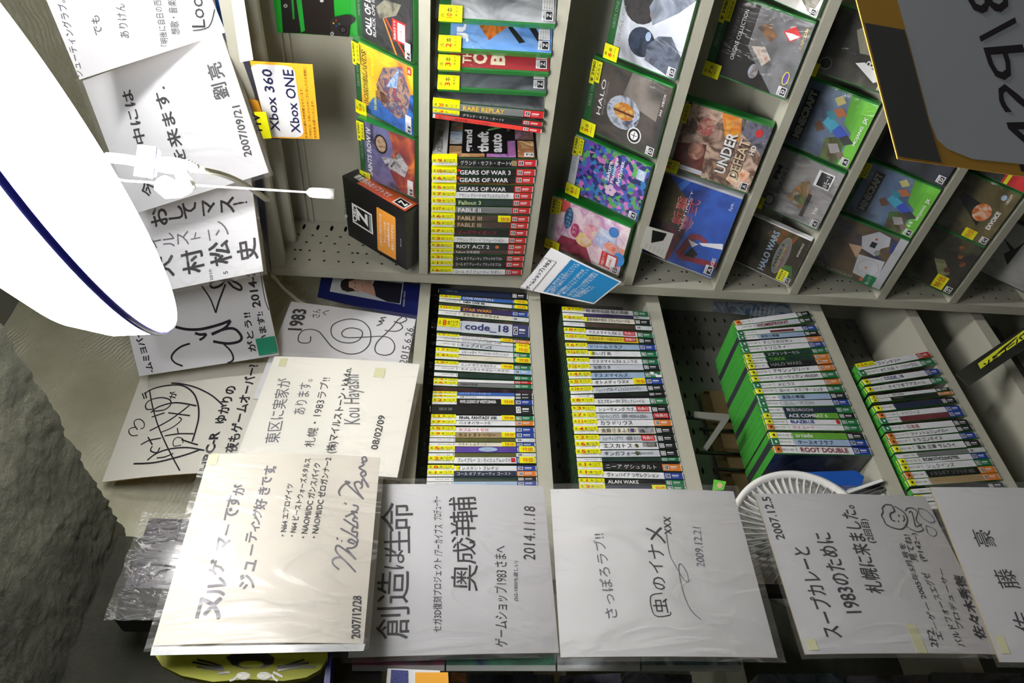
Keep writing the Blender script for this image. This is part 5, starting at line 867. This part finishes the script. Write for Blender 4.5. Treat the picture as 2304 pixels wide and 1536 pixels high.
shelf_case((1988, 654), (2054, 541), (1826, 590), 'cover picturing a white round-lidded console, with a green sticker', [('r', 0, 0, 1, 1, mix(0, [(70, 60, 70), (110, 90, 60), (50, 56, 90)], 4, 12)), ('r', 0, 0, 1, .12, col(196, 198, 204)), ('p', [(.08, .10), (.12, .46), (.48, .52), (.52, .14)], col(206, 208, 216)), ('e', .30, .30, .16, .15, GREYT), ('e', .30, .30, .155, .145, col(214, 216, 224)), ('e', .30, .33, .02, .018, RC['o']), ('p', [(.55, .30), (.6, .52), (.8, .6), (.98, .42), (.95, .24), (.8, .2), (.72, .28)], col(200, 202, 210)), ('r', .68, .36, .78, .44, TK), ('e', .62, .30, .05, .04, GREYT), ('e', .84, .40, .02, .018, RC['r']), ('p', [(.40, .52), (.60, .72), (.64, .52)], col(206, 170, 140)), ('t', 'SEGA', .70, .12, .22, .05, RC['b'], .05), ('v', 'Dreamcast', .02, .98, .07, .55, GREYT, 0), ('e', .07, .30, .04, .035, col(220, 120, 90)), ('r', .0, .12, .2, .28, RC['g']), ('t', '購入ソフト', .02, .18, .16, .05, TW)], z=-.928, hdr='XBOX 360', hm=cm('grey'))
shelf_case((2224, 556), (2306, 438), (2082, 490), 'brown explosive cover with a large dark letter and yellow-red sale sticker', [('r', 0, 0, 1, 1, mix(0, [(70, 40, 30), (110, 100, 60), (40, 30, 28)], 3, 10)), ('p', [(.25, .3), (.6, .8), (.7, .76), (.6, .3), (.5, .34), (.52, .44), (.40, .44), (.34, .3)], BLK), ('e', .5, .35, .16, .14, mix(0, [(240, 230, 220), (230, 130, 50), (150, 60, 30)], 5, 40)), ('e', .86, .2, .05, .04, cm('sky')), ('t', 'UBISOFT', .78, .10, .18, .04, TW, 0), ('t', 'EXVOICE', .28, .10, .34, .07, TW, .03), ('r', .0, .22, .17, .42, YEL), ('t', '特価', .01, .27, .15, .1, RED, .05)], z=-1.095, rate='C')
shelf_case((2144, 666), (2222, 556), (2006, 602), 'dark brown smoky cover with a large sale sticker on the lowest visible board', [('r', 0, 0, 1, 1, mix(0, [(50, 44, 28), (30, 26, 22), (90, 90, 54)], 8, 10)), ('p', [(.2, .3), (.5, .55), (.55, .4), (.35, .2)], mix(0, [(110, 120, 80), (150, 150, 100), (60, 60, 40)], 5, 20)), ('e', .5, .66, .1, .1, BLK)] + [('e', a, b, .05, .045, mix(0, [(190, 120, 50), (110, 60, 30), (60, 40, 20)], 6, 60)) for a, b in ((.85, .28), (.72, .22), (.6, .13), (.4, .28))] + [('r', .02, .16, .28, .36, YEL), ('t', '特価', .04, .2, .22, .12, RED, .05)], z=-1.095, rate='D')
shelf_case((2330, 668), (2420, 556), (2196, 604), 'white-grey cover with a thin ink-brush figure, at the lower right frame edge', [('r', 0, 0, 1, 1, mix(0, [(150, 150, 150), (190, 190, 190), (120, 120, 120)], 2, 6)), ('p', [(.3, .6), (.45, .75), (.55, .7), (.7, .9), (.6, .66), (.8, .6), (.56, .6)], BLK)], z=-1.285, shell=SHD, hdr=None)
shelf_case((2308, 436), (2380, 310), (2170, 370), 'cover with a red and yellow sticker edge just under the hanging sign', [('r', 0, 0, 1, 1, BD_), ('r', .0, .0, .3, .4, RC['r']), ('r', 0, .3, .3, .36, YEL)], z=-1.095, hdr='XBOX 360')
# black rating box
A = onY(912, 480, 1.105); Lc = onY(917, 608, 1.115); B_ = onY(942, 462, 1.150); TA = onY(770, 395, 1.165); TL_ = onY(775, 523, 1.175)
A.z = Lc.z = max(A.z, Lc.z)
bx = thing('rating_box', 'black thick box with an orange side and large white rating letter, top rack row', 'box', Matrix.Translation(Lc))
dep = B_ - A; up = TA - A; rt = A - Lc
mb = MB(); q = [Lc, A, A + dep, Lc + dep]; q += [v + up for v in q]; mb.add(q, [(0, 1, 2, 3)[::-1], (4, 5, 6, 7), (0, 1, 5, 4), (1, 2, 6, 5), (2, 3, 7, 6), (3, 0, 4, 7)], BLK); under(mb, 'carton', bx)
pf = Patch([Lc + up, A + up, A, Lc]); ps = Patch([A + up, A + dep + up, A + dep, A]); S = lambda pts: crop(pts, 540, 300, 4.043)
mb = MB(); pf.poly(mb, S([(1017, 628), (1200, 735), (1213, 920), (1028, 805)]), TW, .0005); pf.poly(mb, S([(1028, 645), (1190, 745), (1200, 900), (1038, 795)]), BLK, .0007)
pf.line(mb, 'CERO', *S([(1068, 808), (1068, 668)]), 9, TW, .04, e=.0009); pf.line(mb, 'Z', *S([(1168, 850), (1160, 735)]), 22, TW, .05, e=.0009)
pf.poly(mb, S([(1172, 742), (1192, 752), (1200, 895), (1180, 885)]), GREYT, .0009)
pf.line(mb, 'XBOX 360', *S([(972, 745), (968, 590)]), 4.5, RC['g'], 0, e=.0009); pf.poly(mb, S(ell(968, 752, 12, 18, 14)), cm('silver'), .0009)
under(mb, 'rating_mark', bx)
mb = MB(); ol = M((244, 164, 60), .4, .04, 20, coat=.4); pf.poly(mb, S([(1242, 672), (1250, 668), (1410, 760), (1416, 775), (1420, 1150), (1262, 1060), (1253, 1050)]), ol, .0005)
for k, (t_, a, b) in enumerate((('このマークがついている', (1296, 1025), (1290, 735)), ('ゲームソフトは', (1335, 1000), (1330, 810)), ('18才未満の方には', (1368, 1035), (1362, 815)), ('販売しておりません', (1402, 1065), (1396, 835)))): pf.line(mb, t_, *S([a, b]), 5, TW, .02, e=.0009)
pf.line(mb, 'Microsoft', *S([(1470, 1030), (1468, 958)]), 2, TW, 0, e=.0009)
under(mb, 'orange_label', bx)
mb = MB(); ol2 = M((222, 100, 54), .4, .04, 20, coat=.4); ps.poly(mb, S([(1062, 455), (1170, 392), (1618, 640), (1500, 710)]), ol2, .0005)
c_ = ps.uv(*S([(1100, 455)])[0]); c2 = ps.uv(*S([(1420, 620)])[0])
vs, fs, _ = glyphs('審査済みのソフトです', .03); mb.add([ps.at(.28 + .42 * y, .90 - .56 * x, .0009) for x, y in vs], fs, TW)
ps.poly(mb, [(.2, .06), (.8, .06), (.8, .26), (.2, .26)], TW, .0008, True); ps.poly(mb, [(.26, .08), (.74, .08), (.74, .24), (.26, .24)], BLK, .001, True)
vs, fs, _ = glyphs('Z', .05); mb.add([ps.at(.36 + .28 * x, .09 + .12 * y, .0012) for x, y in vs], fs, TW); under(mb, 'side_label', bx)

# ---------------------------------------------------------------- other things on and behind the wall-side unit
CARD = M((120, 98, 62), .8, .08, 20, bump=.1, key='cb')
ya, yb = .70, 1.02; zf = H - .7945; zt = zf + .235
cb = thing('cardboard_box', 'open brown cardboard box with black pens standing in it, behind the green-topped cases', 'box', Matrix.Translation((-1.215, (ya + yb) / 2, zf)))
for q in (((-.012, -.16, 0), (-.010, .16, .235)), ((.0, -.16, 0), (.0015, .16, .215))): mb = MB(); mb.box(*q, CARD); mb.build('side_wall', cb)
for s in (-1, 1): mb = MB(); mb.box((-.010, s * .16 - .001, 0), (.0, s * .16 + .001, .225), CARD); mb.build('end_wall', cb)
for k, (y, z) in enumerate(((.93, .30), (.90, .26), (.84, .28), (.80, .24))):
    x = -1.206; r = thing('marker_pen', ['black capped marker pen standing rightmost in the cardboard box', 'second black marker pen in the cardboard box, leaning', 'silver-barrelled pen standing in the cardboard box', 'slim black pen at the camera end of the cardboard box'][k], 'pen', Matrix.Translation((x + .0, y, zf + .002)))
    mb = MB(); mb.tube([(-.0015, 0, 0), (-.001, .004, z * .6)], .0032, [BLK, BLK, M((180, 180, 184), .3, .05, 20, metal=.5), BLK][k], 10); mb.build('barrel', r)
    mb = MB(); mb.tube([(-.001, .004, z * .6), (-.0008, .006, z * .97), (-.0008, .006, z)], [.0038, .0038, .0028], BLK, 10); mb.build('cap', r)
# steel bracket
mb = MB(); q = [onX(x, y, -1.10) for x, y in ((1562, 925), (1641, 931), (1641, 942), (1592, 1012), (1582, 1006), (1622, 946), (1562, 938))]
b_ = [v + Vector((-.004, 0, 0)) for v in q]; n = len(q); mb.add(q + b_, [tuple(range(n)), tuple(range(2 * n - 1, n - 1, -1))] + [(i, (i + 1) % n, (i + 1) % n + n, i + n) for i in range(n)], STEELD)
tag(mb.build('shelf_bracket'), 'triangular light steel bracket left of the cardboard box', 'bracket')
# jewel cases leaning beside the box
for k in range(4):
    o = Vector((-1.12 + .006 * k, .66 + .012 * k, zf + .001)); r = thing('disc_case', '%s slim clear disc case leaning under the cardboard box' % ORD[k], 'disc case', Matrix.Translation(o) @ Matrix.Rotation(.35, 4, 'X'), 'disc cases leaning by the cardboard box')
    mb = MB(); mb.box((-.05, 0, 0), (.04, .007, .17), M((150, 156, 156), .2, .1, 30, coat=.8)); mb.build('case_shell', r); mb = MB(); mb.box((-.048, -.001, .004), (.038, 0, .166), [mix(0, [(150, 40, 50), (40, 40, 44), (190, 190, 196)], k, 40), BLK][k % 2]); mb.build('cover_insert', r)
    mb = MB(); mb.box((.0401, .001, .002), (.0405, .0062, .166), [M((110, 190, 60), .4), TW, BLK, TW][k]); mb.build('spine_strip', r)
# green tag with a small round face print
p = patch_px([(1603, 1103), (1606, 1078), (1634, 1083), (1628, 1102)], -1.075, onX); r = sheet_thing(p, 'character_tag', 'small green and yellow tag below the cardboard box', 'tag', M((110, 200, 70), .4, .05, 20), .0006); mb = MB(); p.poly(mb, ell(1619, 1092, 6, 6), M((224, 190, 150), .4), .0005); under(mb, 'print', r)
# flyers on the third shelf, near the corner
p = patch_px([(1602, 700), (1606, 678), (1795, 684), (1775, 718)], -1.13, onX); r = sheet_thing(p, 'leaflet', 'dim blue-grey printed leaflet lying behind the corner edge, above the third row', 'leaflet', mix(0, [(60, 90, 120), (150, 160, 170), (40, 44, 70)], 4, 26), .001)
mb = MB()
for k in range(6): p.line(mb, '新作ソフト入荷情報のお知らせ', (1690 + 10 * k, 716), (1694 + 10 * k, 690), 4, WHITE, 0)
under(mb, 'lettering', r)
# dark shelf-edge label holder with a yellow strip
p = patch_px([(2180, 868), (2150, 840), (2320, 725), (2340, 760)], [-1.05, -1.05, -.98, -.98], onX); r = sheet_thing(p, 'label_holder', 'dark clear label holder hanging diagonally with a yellow lettered strip', 'label holder', M((40, 42, 38), .2, .1, 20, coat=.8), .003)
mb = MB(); q = [(2206, 830), (2200, 818), (2318, 732), (2322, 750)]; p.poly(mb, q, M((206, 210, 50), .4, .05, 20), .0005); under(mb, 'yellow_strip', r); mb = MB(); vs, fs, _ = glyphs('ソミコーバ゛', .04)
a0, a1 = Vector(p.uv(2216, 827)), Vector(p.uv(2308, 758)); a2 = Vector(p.uv(2211, 818)); mb.add([p.at(*(a0 + (a1 - a0) * x + (a2 - a0) * y), .001) for x, y in vs], fs, BLK); under(mb, 'lettering', r)
# blue tray and white cable tub
mb = MB(); q = [onX(x, y, -1.08) for x, y in ((1800, 1062), (1925, 1058), (1945, 1072), (1938, 1092), (1800, 1092))]; n = len(q); mb.add(q + [v + Vector((-.10, 0, 0)) for v in q], [tuple(range(n)), tuple(range(2 * n - 1, n - 1, -1))] + [(i, (i + 1) % n, (i + 1) % n + n, i + n) for i in range(n)], M((24, 84, 176), .4, .05, 20, coat=.3))
tag(mb.build('plastic_tray'), 'blue plastic tray end beneath the thick last case of the third row', 'tray')

# ---------------------------------------------------------------- desk fan
FC = onX(1806, 1208, -.988); FR = .1095
FX = Matrix.Translation(FC) @ Vector((1, -.12, .16)).to_track_quat('Z', 'Y').to_matrix().to_4x4()
fan = thing('desk_fan', 'round white desk fan with a ribbed grille, half hidden behind the autograph boards', 'fan', FX)
FW = M((222, 222, 220), .35, .03, 20, coat=.3, key='fan')
mb = MB(); mb.lathe([(FR - .008, .0), (FR - .004, .006), (FR + .003, .004), (FR + .004, -.012), (FR - .004, -.016), (FR - .008, -.006), (FR - .008, 0)], FW, 72); mb.build('outer_ring', fan)
mb = MB(); mb.lathe([(.0, .012), (.026, .010), (.030, .004), (.030, -.004), (0, -.004)], FW, 40); mb.build('hub_cap', fan)
rib = None
for k in range(54):
    a = 2 * math.pi * k / 54
    if rib is None:
        mb = MB(); P = [(.028 + (FR - .034) * t, .020 * math.sin(t * 1.5) * 1.0, .006 * math.sin(math.pi * t)) for t in (0, .2, .4, .6, .8, 1)]
        vs = []; 
        for q in P: vs += [(q[0], q[1] - .0006, q[2]), (q[0], q[1] + .0006, q[2]), (q[0], q[1] + .0006, q[2] - .009), (q[0], q[1] - .0006, q[2] - .009)]
        mb.add(vs, [(4 * i + j, 4 * i + (j + 1) % 4, 4 * i + 4 + (j + 1) % 4, 4 * i + 4 + j) for i in range(5) for j in range(4)], FW); rib = mb.build('grille_rib', fan); cur = rib
    else: cur = rib.copy(); COL.objects.link(cur)
    cur.rotation_euler = (0, 0, a)
mb = MB(); mb.lathe([(FR + .002, -.012), (FR - .01, -.022), (.05, -.032), (0, -.034)], FW, 48); mb.build('rear_shell', fan)
for k in range(5):
    mb = MB(); a = 2 * math.pi * k / 5; mb.add([(.02 * math.cos(a), .02 * math.sin(a), -.02), (.085 * math.cos(a - .1), .085 * math.sin(a - .1), -.016), (.09 * math.cos(a + .3), .09 * math.sin(a + .3), -.022), (.075 * math.cos(a + .65), .075 * math.sin(a + .65), -.030), (.02 * math.cos(a + .8), .02 * math.sin(a + .8), -.028)], [(0, 1, 2, 3, 4)], M((160, 164, 160), .3, .05, 20, coat=.3)); mb.build('fan_blade', fan)
iF = FX.inverted(); mb = MB(); mb.tube([iF @ (FC + Vector((-.05, 0, -.07))), iF @ Vector((-1.10, FC.y, H - .797))], [.012, .02], FW, 16); mb.build('stand', fan)
mb = MB(); q = onX(1915, 1100, -1.06); mb.lathe([(.0, .06), (.040, .06), (.046, .05), (.046, 0), (0, 0)], FW, 40, Matrix.Translation(Vector((-1.13, q.y + .01, H - .796)))); tag(mb.build('plastic_tub'), 'small round white plastic tub behind the desk fan', 'tub')

# ---------------------------------------------------------------- wrapped black box on top of the wall-side unit
zb = H + .077
def pz(x, y, X): return onX(x, y, X)
q0 = pz(318, 1158, -1.09); q1 = pz(290, 1290, -1.06)
O = Vector((-1.10, q1.y - .05, zb)); hh = q0.z - zb - .01
wb = thing('wrapped_box', 'tall dark purple box wrapped in crinkled clear plastic, top left behind the hanging board', 'box', Matrix.Translation(O)); wy = q0.y - O.y
BX = M((44, 32, 50), .3, .12, 12, coat=.6, key='wb')
mb = MB(); mb.box((-.05, 0, 0), (0.0, wy, hh), BX); mb.build('carton', wb)
mb = MB(); mb.box((-.0502, -.0005, 0), (.0005, wy * .28, hh + .0006), M((14, 12, 14), .5, .1, 20)); mb.build('black_band', wb)
mb = MB(); vs = []; nu, nv = 22, 26
for j in range(nv + 1):
    for i in range(nu + 1):
        y = -.006 + (wy + .012) * i / nu; z = .05 + (hh - .04) * j / nv; vs.append((.008 + .007 * noise.noise(Vector((y * 30, z * 30, 1))) + .004 * noise.noise(Vector((y * 80, z * 80, 4))), y, z))
mb.add(vs, [(j * (nu + 1) + i, j * (nu + 1) + i + 1, (j + 1) * (nu + 1) + i + 1, (j + 1) * (nu + 1) + i) for j in range(nv) for i in range(nu)], FILM(1.0, 30, .08, 1.0, .8), None, True); mb.build('plastic_wrap', wb)

# ---------------------------------------------------------------- things along the left edge of the shop (bottom of the photo)
p = patch_px([(352, 1590), (352, 1462), (742, 1462), (742, 1590)], -.925, onX)
OL = M((150, 152, 22), .6, .05, 20, key='olv'); r = thing('printed_pouch', 'yellow-green pouch printed with thick black whiskers and round eyes, below the top board', 'pouch', Matrix.Translation(p.at(.5, .5)))
mb = MB(); out = [(352, 1455), (735, 1455), (738, 1480), (722, 1508), (690, 1526), (640, 1534), (560, 1530), (480, 1536), (410, 1522), (366, 1500), (350, 1475)]
f_ = [p.at(*p.uv(*z), .004) for z in out]; g_ = [p.at(*p.uv(*z), -.008) for z in out]; n = len(out); mb.add(f_ + g_, [tuple(range(n)), tuple(range(2 * n - 1, n - 1, -1))] + [(i, (i + 1) % n, (i + 1) % n + n, i + n) for i in range(n)], OL); under(mb, 'pouch_body', r)
S = lambda pts: crop(pts, 260, 1000, 2.866); mb = MB()
p.poly(mb, S([(715, 1380), (760, 1355), (980, 1350), (1028, 1380), (1020, 1420), (960, 1450), (900, 1445), (840, 1455), (760, 1430)]), BLK, .0046)
p.poly(mb, S(ell(880, 1425, 80, 22, 20)), OL, .0052)
for a in ([(700, 1450), (620, 1435), (500, 1410)], [(700, 1462), (600, 1450), (530, 1440)], [(690, 1440), (620, 1415), (530, 1395)], [(740, 1475), (700, 1478), (670, 1486)], [(1040, 1450), (1140, 1420), (1220, 1395)], [(1050, 1462), (1160, 1445), (1295, 1440)], [(1045, 1440), (1150, 1430), (1250, 1415)], [(1020, 1475), (1060, 1495), (1080, 1505)], [(790, 1500), (770, 1520), (740, 1530)], [(1010, 1490), (1030, 1520), (1050, 1530)]): p.stroke(mb, S(a), 5, BLK, .0048)
for cx_ in (828, 962): p.poly(mb, S(ell(cx_, 1500, 46, 26)), BLK, .0050); p.poly(mb, S(ell(cx_, 1500, 40, 21)), M((210, 210, 190), .5), .0056); p.poly(mb, S(ell(cx_ - 8, 1502, 12, 10)), BLK, .0062)
under(mb, 'face_print', r)
# bottom lip of the top board's sleeve
p = patch_px([(338, 1474), (342, 1452), (822, 1448), (818, 1464)], -.892, onX); sheet_thing(p, 'clear_sleeve_edge', 'folded milky plastic sleeve bottom under the warm-lit top board of the column', 'sleeve', M((196, 198, 200), .25, .04, 12, coat=.6, bump=.1), .0006, 'fold')
# jewel case edge, wrapped strips and small boxes below
def slabX(pts, X, th, mat, name, label, cat, extra=None):
    q = [onX(x, y, X) for x, y in pts]; n = len(q); r = thing(name, label, cat, Matrix.Translation(q[0])); mb = MB(); mb.add(q + [v + Vector((-th, 0, 0)) for v in q], [tuple(range(n)), tuple(range(2 * n - 1, n - 1, -1))] + [(i, (i + 1) % n, (i + 1) % n + n, i + n) for i in range(n)], mat); under(mb, 'body', r)
    if extra:
        for nm, pp, m_ in extra: mb = MB(); mb.quad([onX(x, y, X + .0012) for x, y in pp], m_); under(mb, nm, r)
    return r
slabX([(728, 1540), (736, 1468), (746, 1468), (742, 1540)], -.93, .08, M((40, 44, 130), .3, .05, 20, coat=.5), 'disc_case', 'blue-edged disc case beside the yellow-green pouch', 'disc case')
r = slabX([(745, 1540), (748, 1478), (860, 1482), (858, 1540)], -.98, .10, M((24, 24, 28), .25, .1, 20, coat=.8), 'wrapped_bundle', 'black plastic-wrapped bundle between the blue disc case and the small orange sign', 'bundle')
PAL = [[(40, 60, 60), (120, 60, 80), (60, 90, 110)], [(50, 80, 70), (60, 110, 90), (40, 50, 80)], [(40, 60, 90), (150, 156, 160), (60, 60, 60)], [(90, 120, 120), (60, 90, 90), (170, 180, 180)]]
for k, (x0, x1) in enumerate(((792, 1000), (1004, 1250), (1254, 1440), (1444, 1668))):
    slabX([(x0, 1504), (x0, 1466), (x1, 1466), (x1, 1504)], -.975, .010, mix(0, PAL[k], k + 20, 18), 'wrapped_booklet', '%s plastic-wrapped booklet peeking out below the hanging boards, counted from the pouch' % ORD[k], 'booklet', [('plastic_edge', [(x0, 1509), (x0, 1496), (x1, 1496), (x1, 1509)], FILM(.4, 30, .35, .8))])
r = slabX([(868, 1545), (872, 1503), (990, 1508), (992, 1545)], -.95, .001, WHITE, 'price_sign', 'small white and orange sign corner at the bottom edge of the photo', 'sign', [('blue_grid', [(878, 1540), (880, 1506), (918, 1508), (918, 1540)], mix(0, [(30, 34, 80), (70, 80, 150), (30, 34, 80)], 2, 300)), ('orange_block', [(934, 1512), (1008, 1512), (1010, 1545), (934, 1545)], ORG)])
for k, (x0, x1, c) in enumerate(((1012, 1052, (200, 120, 60)), (1056, 1250, (34, 36, 44)), (1256, 1400, (44, 46, 60)), (1404, 1560, (36, 38, 44)), (1700, 1900, (40, 52, 60)), (1904, 2090, (60, 56, 60)), (2094, 2300, (40, 44, 52)))):
    slabX([(x0, 1560), (x0 + 4, 1512 + 4 * (k % 3)), (x1 - 4, 1514 + 3 * (k % 2)), (x1, 1560)], -1.03, .035, mix(0, [c, tuple(min(255, v + 40) for v in c), tuple(v // 2 for v in c)], 30 + k, 24), 'game_box', '%s dim boxed game along the bottom edge of the photo, counted from the lamp side' % ORD[k], 'game box')
# black carrier-bag stack behind the upper row, dark case stack beside the second row
mb = MB(); mb.box((-1.20, .66, H - .157), (-1.085, 1.13, H - .100), M((12, 12, 13), .4, .1, 10)); 
mb = MB()
for z0, z1, y0, y1, nm, lb in ((-.158, .030, .64, 1.13, 'black_crate', 'black crate behind the spines of the upper wall-side row'), (-.421, -.215, .60, 1.08, 'black_crate', 'black crate behind the spines of the second wall-side row')):
    pass
# loose flat cable near the corner
mb = MB(); mb.tube([onX(612, 618, -1.09), onX(640, 650, -1.11), onX(672, 676, -1.11), onX(706, 700, -1.10)], .004, M((206, 200, 176), .4, .05, 20), 8); tag(mb.build('flat_cable'), 'cream cable running down the plaster beside the spiral-signature board', 'cable')
